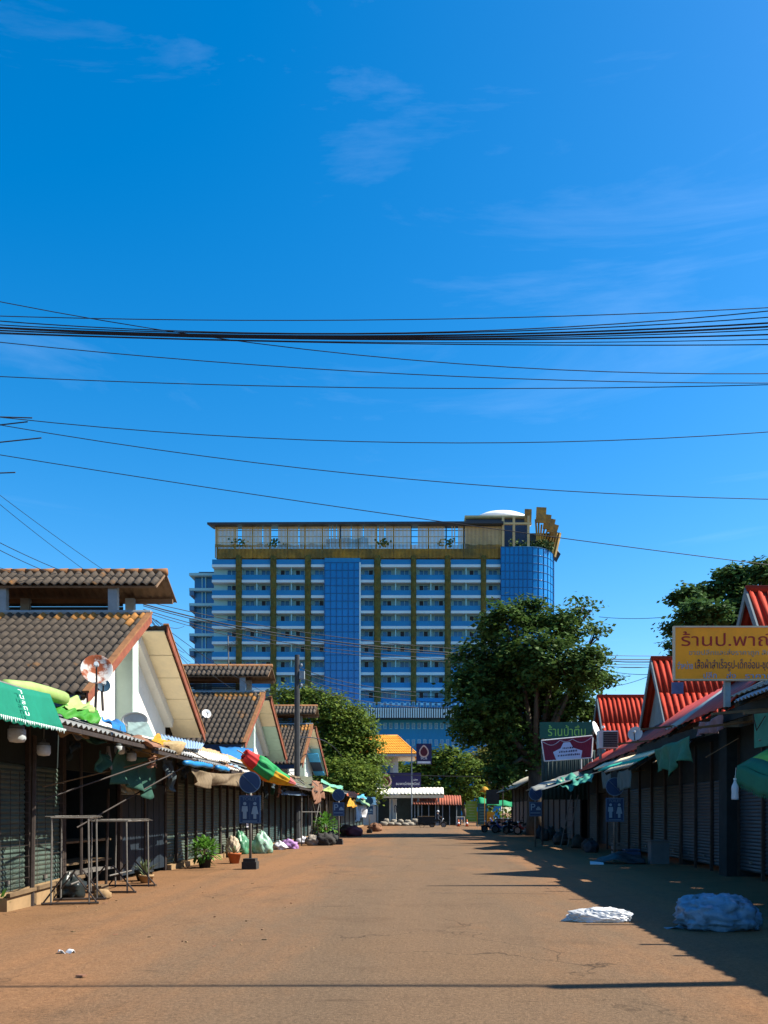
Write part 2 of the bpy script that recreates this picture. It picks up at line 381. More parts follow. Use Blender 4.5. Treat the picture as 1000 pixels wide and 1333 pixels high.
def hall(label, y0, yt0, yt1, y1, ze, zt, zr, singles, xf=-8., xw=-9.05, xb=-24., mint=False, seed=0):
    yc = (yt0+yt1)/2
    h = thing('market_hall', label, 'building', (xw, yc, 0), 'tiled market halls along the street')
    # walls
    w = MB(); sl = (zt-ze)/(yt0-y0)
    yf, yb = y0+1.0, y1-1.0
    zf = ze + sl*1.0 - .25
    w.slab([(xw, yf, 0), (xw, yb, 0), (xw, yb, zf), (xw, yt1, zt-.35), (xw, yt0, zt-.35), (xw, yf, zf)], (-.2, 0, 0))
    w.box(xw-.2, xb, yf, yf+.2, 0, zf-.1); w.box(xw-.2, xb, yb-.2, yb, 0, zf-.1); w.box(xb, xb+.2, yf+.2, yb-.2, 0, zf-.1)
    w.build('wall', M_white, h)
    p = MB(); p.box(xw+.002, xw+.5, yt0+.2, yt0+.7, 2.2, zt-.4); p.build('pilaster', mat('pilaster_shade_tint', (.36, .45, .40), .85, var=.08), h)  # white pilaster; the grey-green of its shaded face is put into the base colour
    # raking beam below the far slope
    b = MB(); b.beam((xw+.13, yt1+.1, zt-.42), (xw+.13, yb+.05, zf-.08), .26, .34); b.build('raking_beam', M_white, h)
    # near slope: tiles, far slope: sheet and soffit boards
    L = xf - xb
    tiled_slope(h, (xf, y0, ze), (xf, yt0, zt), (-1, 0, 0), L, singles, seed)
    s = MB(); s.corr((xf, y1, ze), (xb, y1, ze), (xf, yt1, zt), .24, .03, .02, 4); s.build('far_roof_slope', M_tile, h, True)
    n = 5; A, B = Vector((0, yt1+.05, zt-.16)), Vector((0, y1-.05, ze-.13))
    for k in range(n):
        q0, q1 = A.lerp(B, k/n), A.lerp(B, (k+1)/n-.006); m_ = MB()
        m_.slab([(xw+.02, q0.y, q0.z), (xf-.05, q0.y, q0.z), (xf-.05, q1.y, q1.z), (xw+.02, q1.y, q1.z)], (0, .01, .03))
        m_.build('soffit_panel', M_mintw if (mint and k > 1) else M_cream, h)
    q = MB(); q.slab([(xf-.06, y0+.1, ze-.14), (xw+.02, y0+.1, ze-.14), (xw+.02, yt0, zt-.17), (xf-.06, yt0, zt-.17)], (0, 0, .03)); q.build('soffit_panel', M_cream, h)
    for (ya, za, yb_, zb, nm) in ((y0, ze, yt0, zt, 'verge_board'), (yt1, zt, y1, ze, 'verge_board')):
        m_ = MB(); m_.slab([(xf+.03, ya, za-.24), (xf+.03, yb_, zb-.24), (xf+.03, yb_, zb+.05), (xf+.03, ya, za+.05)], (.045, 0, 0)); m_.build(nm, M_fascia, h)
        m_ = MB(); m_.beam((xf+.02, ya, za+.06), (xf+.02, yb_, zb+.06), .16, .05); m_.build('verge_cap', M_ridge, h)
    m_ = MB(); m_.box(xf-.1, xb, y0-.1, y0+.02, ze-.3, ze-.04); m_.build('gutter', M_navy, h)
    m_ = MB(); m_.tube([(xf+.05, yt0, zt+.06), (xb, yt0, zt+.06)], .07, 8); m_.build('top_plate', M_grey, h)
    m_ = MB()
    for k in range(int(9)):
        zz = zt - .2 + k*.1; m_.box(xw-.25, xb, yt1-.02+.02*(k % 2), yt1+.02+.02*(k % 2), zz, zz+.085)
    m_.build('louvre', M_dark, h)
    # monitor roof on posts
    mo = xf + .25; zme = zr - .62; ymf, ymb = yt0-.15, yt1+.35
    for x in (xw, xw-3.2, xw-6.4, xw-9.6):
        for y in (yt0+.05, yt1-.05):
            m_ = MB(); m_.box(x-.13, x+.13, y-.09, y+.09, zt-.3, zme+.02); m_.build('post', M_grey, h)
    tiled_slope(h, (mo, ymf, zme), (mo, yc, zr), (-1, 0, 0), mo-xb, min(singles, 18) if singles else 0, seed+5, False)
    m_ = MB(); m_.corr((mo, ymb, zme), (xb, ymb, zme), (mo, yc, zr), .24, .03, .03, 4); m_.build('monitor_far_slope', M_under, h, True)
    for y in (ymf+.25, ymb-.25, yc):
        m_ = MB(); zz = zme + (zr-zme)*(1-abs(y-yc)/((ymb-ymf)/2)) - .12; m_.beam((mo-.05, y, zz), (xb, y, zz), .07, .14); m_.build('purlin', M_under, h)
    for c in range(int((mo-xb)/.42)):
        m_ = MB() if c == 0 else None
        if c == 0:
            m_.tube([(0, 0, 0), (-.45, 0, 0)], [.115, .095], 8); RC = m_.mesh('ridge_tile', M_ridge, True)
        if c < 26 and singles: link('ridge_tile', RC, h, (mo+.04-c*.42, yc, zr+.02))
    if not singles:
        m_ = MB(); m_.tube([(mo+.04, yc, zr+.02), (xb, yc, zr+.02)], .1, 8); m_.build('ridge_cap', M_ridge, h, True)
    return h
hall('market hall with grey-brown tiled roof, tall white gable and rusty satellite dish before its eave', 19.8, 24.4, 25.9, 30.3, 4.36, 7.3, 8.72, 18, seed=1)
hall('market hall with mint-green soffit boards and mossy tiled roof, next beyond the rusty dish', 37.0, 41.6, 43.2, 48.2, 4.58, 7.45, 8.9, 0, mint=True, seed=2)
h3 = hall('market hall with a blue panel under its far verge, beside the leafy street tree', 54.2, 59.2, 60.8, 68.0, 4.66, 7.7, 9.1, 0, mint=True, seed=3)
m_ = MB(); m_.slab([(-8.9, 63.2, 6.0), (-8.1, 63.2, 6.0), (-8.1, 64.6, 5.45), (-8.9, 64.6, 5.45)], (0, -.02, -.05)); m_.build('blue_panel', mat('bright_blue_board', (.05, .35, .65), .6), h3)
m_ = MB(); m_.slab([(-8.9, 64.7, 5.4), (-8.1, 64.7, 5.4), (-8.1, 66.4, 4.85), (-8.9, 66.4, 4.85)], (0, -.02, -.05)); m_.build('blue_panel', M_navy, h3)
m_ = MB(); m_.slab([(-8.9, 66.5, 4.82), (-8.1, 66.5, 4.82), (-8.1, 67.5, 4.55), (-8.9, 67.5, 4.55)], (0, -.02, -.05)); m_.build('blue_panel', MATS['bright_blue_board'], h3)

# ---------------------------------------------------------------- red-roofed shophouses opposite
M_red = mat('red_roof_tile', (.34, .030, .013), .8, var=.22, scale=3, col2=(.30, .035, .02), thr=.62, soft=.12, scale2=1.5, vary=.15, spec=.12)
M_redsh = mat('red_metal_sheet', (.30, .034, .02), .55, var=.3, scale=2, col2=(.22, .045, .03), thr=.6, soft=.1)
M_gablegrey = mat('grey_gable_render', (.16, .19, .20), .9, var=.2)
RTW, RTL = .235, 1.75
def rib(t):
    t = t % 1; return max(0, math.sin(math.pi*min(1, t/.62)))**.7 if t < .62 else 0
tm = MB(); tm.sheet(lambda u, v: (u*RTW*1.02, v*RTL*1.03, .062*rib(u) + .012*(1-v)), 8, 1, .02); RT = tm.mesh('tile', M_red, True)
def red_house(label, yr, xv, zr, ze, hd, cols, seed):
    h = thing('shophouse', label, 'building', (xv+2, yr, 0), 'red-roofed shophouses')
    xb = 22
    w = MB(); w.slab([(xv+.3, yr-hd+.3, 0), (xv+.3, yr+hd-.3, 0), (xv+.3, yr+hd-.3, ze+.25), (xv+.3, yr, zr-.3), (xv+.3, yr-hd+.3, ze+.25)], (.2, 0, 0))
    w.box(xv+.5, xb, yr-hd+.3, yr-hd+.5, 0, ze+.2); w.box(xv+.5, xb, yr+hd-.5, yr+hd-.3, 0, ze+.2); w.build('wall', M_gablegrey, h)
    dv = Vector((0, hd, zr-ze)); L = dv.length; dv.normalize(); du = Vector((1, 0, 0)); nn = du.cross(dv); rm = Matrix((du, dv, nn)).transposed()
    rows = max(1, round(L/RTL)); sc = L/rows/RTL; r = random.Random(seed)
    d = MB(); d.slab([(xv, yr-hd, ze-.04), (xb, yr-hd, ze-.04), (xb, yr, zr-.04), (xv, yr, zr-.04)], (0, 0, -.06)); d.build('roof_deck', M_under, h)
    for c in range(cols):
        for k in range(rows):
            o = link('tile', RT, h, Vector((xv, yr-hd, ze)) + du*c*RTW + dv*(k*L/rows) + nn*r.uniform(0, .006), rm @ Matrix.Rotation(r.uniform(-.006, .006), 3, 'Z'))
            o.scale = (1, sc, 1)
    s = MB(); s.corr((xv+cols*RTW, yr-hd, ze), (xb, yr-hd, ze), (xv+cols*RTW, yr, zr), RTW, .062, .02, 8, rib); o = s.build('tiles', M_red, h, True); o['kind'] = 'stuff'
    s = MB(); s.corr((xv, yr+hd, ze), (xb, yr+hd, ze), (xv, yr, zr), RTW, .04, .02, 4); s.build('far_roof_slope', M_red, h, True)
    s = MB(); s.tube([(xv-.03, yr, zr+.04), (xb, yr, zr+.04)], .11, 8); s.build('ridge_cap', M_red, h, True)
    for sg in (-1, 1):
        m_ = MB(); m_.slab([(xv-.06, yr+sg*hd, ze-.22), (xv-.06, yr, zr-.22), (xv-.06, yr, zr+.08), (xv-.06, yr+sg*hd, ze+.08)], (.05, 0, 0)); m_.build('verge_board', M_gablegrey, h)
    return h
red_house('red ribbed roof of the shophouse that stands behind the yellow shop sign', 22.0, 8.35, 7.35, 4.5, 2.0, 14, 1)
red_house('red ribbed roof shophouse with a small blue skylight sheet, between its two neighbours', 32.3, 8.62, 7.4, 4.55, 2.0, 20, 2)
red_house('red ribbed roof shophouse behind the air conditioner and white dish', 42.8, 8.68, 7.4, 4.5, 2.0, 20, 3)

# ---------------------------------------------------------------- hotel tower at the end of the street
HD = 180.
def hx(px): return (px-VX)/FPX*HD
def hz(py): return EYE-(py-HY)/FPX*HD
M_hw = mat('hotel_wall', (.23, .54, .64), .8, var=.06, scale=.3)
M_hs = mat('hotel_slab_edge', (.44, .70, .78), .8, var=.08, scale=.3)
M_hp = mat('hotel_blue_parapet', (.006, .20, .46), .55, var=.1, scale=.25)
M_hg = mat('hotel_blue_glass', (.004, .16, .45), .12, var=.18, scale=.12, spec=.6)
M_hg2 = mat('hotel_window_pane', (.02, .14, .34), .15, var=.2, scale=.4, spec=.6, vary=.35)
M_hd = mat('hotel_dark_opening', (.006, .008, .02), .4, var=.1)
M_hm = mat('hotel_mullion', (.004, .10, .28), .5, var=.1)
M_hv = mat('hotel_climber', (.070, .088, .024), .9, var=.45, scale=1.2, col2=(.13, .105, .02), thr=.55, scale2=.5)
M_gold = mat('hotel_gold_slat', (.42, .26, .03), .6, var=.35, scale=.6, col2=(.14, .13, .04), thr=.5, soft=.15, scale2=.16)
M_hslat = mat('hotel_pale_slat', (.46, .40, .20), .7, var=.2, scale=.3)
M_hroof = mat('hotel_dark_roof', (.03, .045, .06), .6, var=.2)
H = thing('hotel_tower', 'large blue and white hotel tower with gold slatted roof screen', 'building', (hx(470), HD+10, 0))
YB = HD + 1.7                      # recessed back wall of the balconies
w = MB(); w.box(hx(276), hx(423), YB, HD+18, 0, hz(727)); w.box(hx(469), hx(652), YB, HD+18, 0, hz(727)); w.box(hx(423), hx(469), YB+.2, HD+18, 0, hz(727))
w.build('wall', M_hw, H)
bays = [(276, 307), (315, 352), (360, 397), (405, 423), (469, 487), (496, 535), (542, 579), (587, 626), (633, 652)]
wins = [(294, 305), (318, 329), (339, 350), (364, 375), (384, 395), (409, 420), (474, 485), (498, 509), (521, 532), (546, 557), (566, 577), (591, 602), (612, 623), (637, 648)]
NF, Y0, FP = 10, 736.5, 20.05
ph = .1636
wm = MB(); ww, wh = 11*ph, 7.2*ph
for a, b, c, d in ((-ww/2-.12, ww/2+.12, wh, wh+.12), (-ww/2-.12, ww/2+.12, -.12, 0), (-ww/2-.12, -ww/2, 0, wh), (ww/2, ww/2+.12, 0, wh), (-.05, .05, 0, wh)): wm.box(a, b, -.1, .06, c, d)
WF = wm.mesh('window', M_hw)
pm = MB(); pm.box(-ww/2, -.05, 0, .04, 0, wh); pm.box(.05, ww/2, 0, .04, 0, wh); WP = pm.mesh('pane', M_hg2)
pm = MB(); pm.box(.05, ww/2, 0, .04, 0, wh); pm.cur = 1; pm.box(-ww/2, -.05, .0, .04, 0, wh); WPL = pm.mesh('pane', [M_hg2, M_hd])
pm = MB(); pm.box(-ww/2, -.05, 0, .04, 0, wh); pm.cur = 1; pm.box(.05, ww/2, .0, .04, 0, wh); WPR = pm.mesh('pane', [M_hg2, M_hd])
rw = random.Random(12)
for k in range(NF):
    y = Y0 + FP*k
    for a, b in bays:
        s = MB(); s.box(hx(a), hx(b), HD-.15, YB-.002, hz(y+1.9), hz(y-1.5)); sl = s.build('balcony_slab', M_hs, H)
        s = MB(); s.box(hx(a)+.03, hx(b)-.03, HD, HD+.14, hz(y-1.5)+.002, hz(y-8.2)); s.build('parapet', M_hp, sl)
    if k < NF:
        for i, (a, b) in enumerate(wins):
            if k > 7 and i > 10: continue
            loc = Vector((hx((a+b)/2), YB-.05, hz(y+FP-8.2)+.22))
            o = link('window', WF, H, loc); t = rw.random(); pr = .16 if k < 4 else .33
            p = bpy.data.objects.new('pane', WP if t > 2*pr else (WPL if t < pr else WPR)); COL.objects.link(p); p.parent = o; p.location = (0, .0, 0)
# fins between rooms
for a in (334, 379, 515, 561, 607):
    s = MB(); s.box(hx(a)-.12, hx(a)+.12, HD+.3, YB, hz(925), hz(728)); s.build('partition', M_hw, H)
for a, b in ((307, 315), (352, 360), (397, 405), (487, 496), (535, 542), (579, 587), (626, 633)):
    f = fold(a, 12, 2, 9); s = MB()
    s.sheet(lambda u, v: (hx(a)+(hx(b)-hx(a))*(.1+.8*u) + .12*f(v*5, u), HD-.3-.25*abs(f(u, v*9)) + (.5 if u in (0, 1) else 0), hz(930)+(hz(724)-hz(930))*v), 6, 160, .3)
    s.build('climbing_plant', M_hv, H)
    s = MB(); s.box(hx(a)+.1, hx(b)-.1, HD+.1, YB, hz(940), hz(727)); s.build('pier', M_hw, H)
# central glass bay
s = MB(); s.box(hx(423), hx(469), HD-.4, YB+.19, hz(935), hz(733)); s.build('glass_bay', M_hg, H)
s = MB()
for i in range(7): x = hx(423+46*i/6); s.box(x-.07, x+.07, HD-.5, HD-.402, hz(935), hz(733))
for j in range(21): z = hz(733+10.0*j); s.box(hx(423), hx(469), HD-.49, HD-.404, z-.06, z+.06)
s.build('mullion_grid', M_hm, H)
s = MB(); s.box(hx(423), hx(469), HD-.3, YB, hz(733)+.01, hz(727)); s.build('parapet', M_hp, H)
s = MB(); s.box(hx(469)-.15, hx(469)+.15, HD-.6, HD-.2, hz(930), hz(733)); s.build('edge_trim', M_hs, H)
# rounded glass corner
def corner(t):   # t 0..1 along the plan curve
    if t < .45: return Vector((hx(652)+(hx(688)-hx(652))*t/.45, HD-.6, 0))
    a = (t-.45)/.55*math.pi/2; R = hx(727)-hx(688)
    return Vector((hx(688)+R*math.sin(a), HD-.6+R*1.3*(1-math.cos(a)), 0))
s = MB(); N = 26; vs = []; fs = []
for i in range(N+1): p = corner(i/N); vs += [(p.x, p.y, hz(980)), (p.x, p.y, hz(713))]
for i in range(N): fs.append((2*i, 2*i+2, 2*i+3, 2*i+1))
fs.append(tuple(2*i+1 for i in range(N+1)) ); s.add(vs, fs); s.box(hx(652)+.02, hx(726), HD+9, HD+18, hz(980), hz(713)-.02); s.build('glass_corner', M_hg, H, False)
s = MB()
for i in range(15): p = corner(i/14); s.box(p.x-.07, p.x+.07, p.y-.12, p.y+.05, hz(930), hz(713))
for j in range(21):
    z = hz(713+10.5*j); s.tube([corner(i/N)+Vector((0, -.03, z)) for i in range(N+1)], .07, 4)
s.build('mullion_grid', M_hm, H)
s = MB(); s.box(hx(727.5), hx(730), HD+9, HD+10, 0, hz(700)); s.build('corner_mast', mat('hotel_tan_mast', (.35, .26, .18)), H)
# slatted roof screen
s = MB(); s2 = MB(); s3 = MB(); rs = random.Random(4); x = 280.
while x < 654:
    t = x; top = 709 if not (425 < x < 478) else 701
    top += 2.5*mnoise.noise(Vector((x*.09, 0, 0)))
    s.box(hx(t), hx(t)+.17, HD-.1, HD+.1, hz(726.5), hz(top))
    gap = any(a < x < b for a, b in ((308.5, 315), (353, 361), (534, 542), (579, 586.5)))
    if not gap and rs.random() < .93: s2.box(hx(t)+.0, hx(t)+.20, HD+.12, HD+.25, hz(712), hz(685))
    x += 1.75
s.build('gold_slats', M_gold, H); s2.build('pale_slats', M_hslat, H)
s = MB(); s.box(hx(281), hx(652), HD+1.2, HD+1.4, hz(727), hz(712)); s.build('screen_backing', M_gold, H)
for a in range(282, 655, 23):
    s = MB(); s.box(hx(a)-.14, hx(a)+.14, HD+.3, HD+.6, hz(727), hz(685)); s.build('screen_post', M_hroof, H)
for yy in (690, 698, 706):
    s = MB(); s.box(hx(281), hx(652), HD+.28, HD+.36, hz(yy)-.07, hz(yy)+.07); s.build('screen_rail', M_hroof, H)
s = MB(); s.slab([(hx(272), HD-1.5, hz(683)), (hx(655), HD-1.5, hz(681.5)), (hx(655), HD+1.6, hz(681.5)), (hx(276), HD+1.6, hz(683))], (0, 0, -.45)); s.build('roof_slab', M_hroof, H)
# roof block with domed top, terrace and gold boards on the corner
s = MB(); s.box(hx(608), hx(690), HD+4, HD+14, hz(727), hz(667)); s.build('roof_block', mat('hotel_block', (.03, .06, .12), .5, var=.3, scale=.1), H)
s = MB(); s.box(hx(606), hx(692), HD+3, HD+15, hz(667), hz(664.5)); s.build('roof_block_cap', M_hslat, H)
s = MB(); s.lathe([(hx(588)-hx(555), 0), (5.0, 1.3), (3.4, 2.2), (1.5, 2.7), (0, 2.8)], (hx(658), HD+9, hz(664.5)+.002), 20, None, 1.25, .9); s.build('dome', mat('hotel_white_dome', (.8, .8, .8), .6, var=.05), H, True)
s = MB(); s.box(hx(653), hx(724), HD+6, HD+8, hz(714), hz(682)); s.build('terrace_wall', mat('hotel_terrace_dark', (.03, .05, .06), .5, var=.5, scale=.3), H)
for a in (655, 669, 688): s = MB(); s.box(hx(a)-.25, hx(a)+.25, HD-.3, HD+.2, hz(713), hz(672)); s.build('terrace_post', M_hslat, H)
s = MB(); s.box(hx(652), hx(692), HD-.32, HD+.22, hz(682)-.2, hz(682)+.2); s.build('terrace_beam', M_hslat, H)
for a in (662, 676): s = MB(); s.box(hx(a), hx(a)+1.4, HD+5.4, HD+5.9, hz(692), hz(683)); s.build('terrace_window', M_hslat, H)
boards = [(683, 692, 663, 682, .03), (699, 712, 658, 678, .05), (710, 719, 665, 684, .14), (717, 725, 668, 686, .22), (723, 730, 673, 690, .3), (725, 733, 681, 714, .22)]
for i, (a, b, t, bt, ang) in enumerate(boards):
    c = Vector((hx((a+b)/2), HD+i*1.2, hz((t+bt)/2))); s = MB(); s.obox(c, (hx(b)-hx(a), .4, hz(t)-hz(bt)), Matrix.Rotation(-ang, 3, 'Y').inverted() if False else Matrix.Rotation(ang, 3, 'Y')); s.build('gold_board', mat('hotel_gold_board', (.32, .19, .03), .55, var=.4, scale=.5, col2=(.16, .12, .04), thr=.52), H)
for i in range(7):
    a = Vector((hx(701+i*2.5), HD+2+i*.8, hz(700))); b = Vector((hx(699+i*4.6), HD+2+i*.8, hz(672+i*1.8))); s = MB(); s.beam(a, b, .35, .35); s.build('gold_spar', M_gold, H)
for i in range(4):
    a = Vector((hx(716+i*3.5), HD+5, hz(716))); b = Vector((hx(724+i*3.6), HD+6, hz(685-i))); s = MB(); s.beam(a, b, .5, .5); s.build('gold_spar', MATS['hotel_gold_board'], H)
s = MB(); s.slab([(hx(731), HD+6, hz(705)), (hx(736), HD+6, hz(710)), (hx(736), HD+12, hz(710)), (hx(731), HD+12, hz(705)), (hx(729), HD+8, hz(690))], (0, .3, 0)); s.build('canopy_end', M_hroof, H)
# planting on the terrace
pl = MB()
for i in range(600):
    a = rs.uniform(664, 722); p = Vector((hx(a), HD+rs.uniform(1, 5), hz(713)+rs.uniform(0, 2.6)*(.4+.6*rs.random()))); q = Matrix.Rotation(rs.uniform(0, 6), 3, Vector((rs.uniform(-1, 1), rs.uniform(-1, 1), rs.uniform(-1, 1))).normalized()); pl.add([p+q@Vector((-.35, 0, 0)), p+q@Vector((0, .3, 0)), p+q@Vector((.35, 0, 0)), p+q@Vector((0, -.3, 0))], [(0, 1, 2, 3)])
for c in (312, 357, 500, 583):
    for i in range(30):
        p = Vector((hx(c)+rs.gauss(0, .8), HD-.2+rs.uniform(0, .5), hz(710)+rs.uniform(-.3, 1.4))); pl.add([p+Vector((-.3, 0, 0)), p+Vector((0, .1, .3)), p+Vector((.3, 0, 0)), p+Vector((0, -.1, -.3))], [(0, 1, 2, 3)])
o = pl.build('roof_planting', mat('hotel_planting', (.05, .09, .025), .9, var=.4, scale=1), H); o['kind'] = 'stuff'
# set-back wing on the side
M_wing = mat('hotel_wing_wall', (.05, .16, .30), .7, var=.12, scale=.2)
s = MB(); s.box(hx(245), hx(276.5), HD+5, HD+22, 0, hz(737)); s.build('side_wing', M_wing, H)
s = MB(); s.box(hx(249), hx(276.5), HD+6, HD+21, hz(737), hz(734)); s.build('side_wing_roof', M_hroof, H)
for k in range(11):
    y = 741+20.05*k
    s = MB(); s.box(hx(240), hx(276), HD+3.6, HD+22, hz(y+2), hz(y-1.4)); sl = s.build('balcony_slab', M_hw, H)
    s = MB(); s.box(hx(240.3), hx(246), HD+3.7, HD+9, hz(y+2)-.002-1.0, hz(y+2)-.002); s.build('parapet', M_wing, sl) if k else None
    if k < 10:
        for a, b in ((246, 255), (256.5, 259.5), (261.5, 273)):
            s = MB(); s.box(hx(a), hx(b), HD+4.92, HD+4.99, hz(y+18), hz(y+2.6)); s.build('window', M_hg2 if a != 256.5 else M_hg, H)
for a in (255.5, 260.2, 274.5): s = MB(); s.box(hx(a)-.1, hx(a)+.1, HD+4.7, HD+5, 0, hz(741)); s.build('wing_mullion', M_hw, H)
# podium
s = MB(); s.box(hx(380), hx(650), HD-5, HD-.7, 0, hz(922)); s.build('podium', M_hp, H)
s = MB()
for i in range(64):
    a = 440+i*2.9; s.box(hx(a), hx(a)+.26, HD-8.4, HD-8.2, hz(940), hz(928))
s.build('podium_louvres', M_hs, H)
s = MB(); s.box(hx(438), hx(628), HD-8.15, HD-5, hz(940), hz(927)); s.build('podium_canopy', M_navy, H)
for r_, y in enumerate((921.5, 948, 969)):
    for i in range(22):
        a = 474+i*7.2
        if a > 620: break
        s = MB() if i == 0 else s
        if i == 0:
            s.box(-.33, .33, -.05, .06, 0, 1.25); s.cur = 1; s.box(-.24, .24, -.08, -.05, .1, 1.15); PW = s.mesh('window', [M_hw, M_hg2])
        link('window', PW, H, (hx(a), HD-5.02, hz(y+4)))

# ---------------------------------------------------------------- stalls along the near-side edge
M_sh = mat('shutter_olive', (.042, .068, .055), .6, var=.25, scale=3, col2=(.08, .085, .06), thr=.6, spec=.4)  # shutter colours tinted green-blue to carry the cool tone of shade
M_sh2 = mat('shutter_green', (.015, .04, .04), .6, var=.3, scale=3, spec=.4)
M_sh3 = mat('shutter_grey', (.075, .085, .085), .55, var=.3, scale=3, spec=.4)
M_pole = mat('rusty_pipe', (.035, .026, .022), .7, var=.4, scale=9)
M_pole2 = mat('galvanised_pipe', (.15, .14, .125), .6, metal=.2, var=.25, scale=7)
M_wood = mat('old_plank', (.13, .085, .045), .9, var=.35, scale=5, stretch=(3, .6, 3))
M_plinth = mat('tan_concrete', (.26, .17, .085), .9, var=.2)
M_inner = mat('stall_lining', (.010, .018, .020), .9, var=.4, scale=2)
M_tin = mat('old_tin_sheet', (.15, .155, .15), .55, metal=.2, var=.25, col2=(.25, .14, .07), thr=.6, soft=.08)
def shutter_mb(x, y0, y1, z0, z1, pitch=.085, depth=.02, sgn=1):
    mb = MB(); n = int((z1-z0)/pitch)*4
    def fn(u, v):
        k = (v*n) % 4
        off = depth*(0, .8, 1, .5)[int(k+.5) % 4]
        return (x+sgn*off, y0+(y1-y0)*u, z0+(z1-z0)*v)
    mb.sheet(fn, 1, n, .01); return mb
def pipe(pts, r, m, parent, name='pole'):
    mb = MB(); mb.tube(pts, r, 6); return mb.build(name, m, parent)

def stall(label, X, sgn, y0, y1, n, msh, zt=2.45, ztop=3.5, back=1.75, lean_in=None, plinth=True, group=None, open_=()):
    """sgn=+1: front faces +X (left side of the street), -1: front faces -X."""
    st = thing('market_stall', label, 'stall', (X, (y0+y1)/2, 0), group)
    xb = X - sgn*back
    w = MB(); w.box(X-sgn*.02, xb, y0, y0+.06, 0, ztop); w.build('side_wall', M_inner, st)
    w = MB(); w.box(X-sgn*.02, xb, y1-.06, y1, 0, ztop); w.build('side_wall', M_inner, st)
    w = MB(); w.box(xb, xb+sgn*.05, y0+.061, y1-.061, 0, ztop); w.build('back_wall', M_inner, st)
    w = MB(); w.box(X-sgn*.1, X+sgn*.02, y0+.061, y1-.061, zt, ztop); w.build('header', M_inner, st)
    if plinth: w = MB(); w.box(xb+sgn*.06, X+sgn*.18, y0+.062, y1-.062, 0, .14); w.build('plinth', M_plinth, st)
    L = (y1-y0)/n
    for k in range(n):
        if k in open_: continue
        a, b = y0+k*L+.07, y0+(k+1)*L-.07
        mb = shutter_mb(X, a, b, .16, zt-.01, sgn=sgn); o = mb.build('shutter', msh, st)
        m_ = MB(); m_.box(X, X+sgn*.05, (a+b)/2-.06, (a+b)/2+.06, .35, .42); m_.build('latch', M_pole2, o)
    for k in range(n+1):
        y = y0+.03+k*(y1-y0-.06)/n; m_ = MB(); m_.box(X+sgn*.02, X+sgn*.09, y-.035, y+.035, 0, ztop-.2); m_.build('frame_post', M_pole, st)
    return st
def awning(st, y0, y1, xt, zt, xe, ze, m, pitch=.2, amp=.028, name='awning_sheet', dz=0, posts=True):
    a = MB(); a.corr((xe, y0, ze), (xe, y1, ze+dz), (xt, y0, zt), pitch, amp, .01, 5); o = a.build(name, m, st, True)
    for f in (.06, .5, .94):
        y = y0+(y1-y0)*f; m_ = MB(); m_.beam((xe, y, ze-.05+dz*f), (xt, y, zt-.06), .04, .06); m_.build('rafter', M_wood, st)
    m_ = MB(); m_.beam((xe-.04*(1 if xe < 0 else -1)*-1, y0, ze-.09), (xe, y1, ze-.09+dz), .05, .07); m_.build('eave_batten', M_pole, st)
    return o
LX = -7.2
EX, EZ = -5.3, 2.83
# A: nearest, sunlit lower shutters behind a wire frame
A = stall('stall with olive slatted shutters and wire grid under the teal canopy', LX, 1, 9.5, 16.6, 5, M_sh, group=None)
awning(A, 9.5, 16.5, -8.8, 3.95, EX-.15, EZ+.12, M_tin)
m_ = MB()
for k in range(9): m_.tube([(LX+.13, 13.7+k*.33, .2), (LX+.13, 13.7+k*.33, 2.3)], .006, 4)
for k in range(11): m_.tube([(LX+.14, 13.6, .25+k*.19), (LX+.14, 16.5, .25+k*.19)], .005, 4)
m_.build('wire_grid', M_pole, A)
m_ = MB(); m_.slab([(LX+.1, 13.5, .0), (LX+.1, 16.5, .0), (LX+.1, 16.5, .32), (LX+.1, 13.5, .22)], (.4, 0, 0)); m_.build('step', M_plinth, A)
m_ = MB(); m_.beam((LX+.52, 13.5, .26), (LX+.52, 16.5, .35), .06, .06); m_.build('step_rail', M_wood, A)
pipe([(LX+.5, 14.35, 0), (LX+.52, 14.4, 2.9)], .04, M_pole, A); pipe([(LX+.5, 16.4, 0), (LX+.5, 16.4, 2.95)], .03, M_pole, A)
pipe([(LX+.5, 14.4, 1.75), (EX+.1, 17.2, 2.75)], .015, M_pole, A, 'brace'); pipe([(LX+.5, 16.2, 1.3), (EX+.1, 19.2, 2.8)], .016, M_pole, A, 'brace'); pipe([(LX+.3, 15.2, 2.05), (EX, 18.2, 2.85)], .014, M_wood, A, 'brace')
# B: open dark bay
B = stall('open dark stall bay behind the empty metal racks', LX, 1, 16.62, 19.7, 1, M_sh2, open_=(0,), plinth=False)
awning(B, 16.55, 19.7, -8.8, 3.95, EX-.1, EZ+.05, M_tin)
for z in (.5, .95): m_ = MB(); m_.box(LX-.9, LX-.1, 16.75, 19.6, z, z+.04); m_.build('shelf', M_wood, B)
m_ = MB(); m_.box(LX-.3, LX+.1, 17.0, 19.2, .32, .37); m_.build('bench_top', M_pole2, B)
# C: dark boarded bay
C_ = stall('stall closed with dark blue boards beside the spiky potted plant', LX, 1, 19.72, 23.1, 2, mat('blue_boards', (.008, .016, .026), .7, var=.3), plinth=False)
awning(C_, 19.75, 23.1, -8.8, 3.9, EX-.1, EZ-.02, M_tin)
for k in range(7): m_ = MB(); m_.box(LX+.03, LX+.055, 19.85+k*.46, 20.27+k*.46, .1, 2.3); m_.build('board', MATS['blue_boards'], C_)
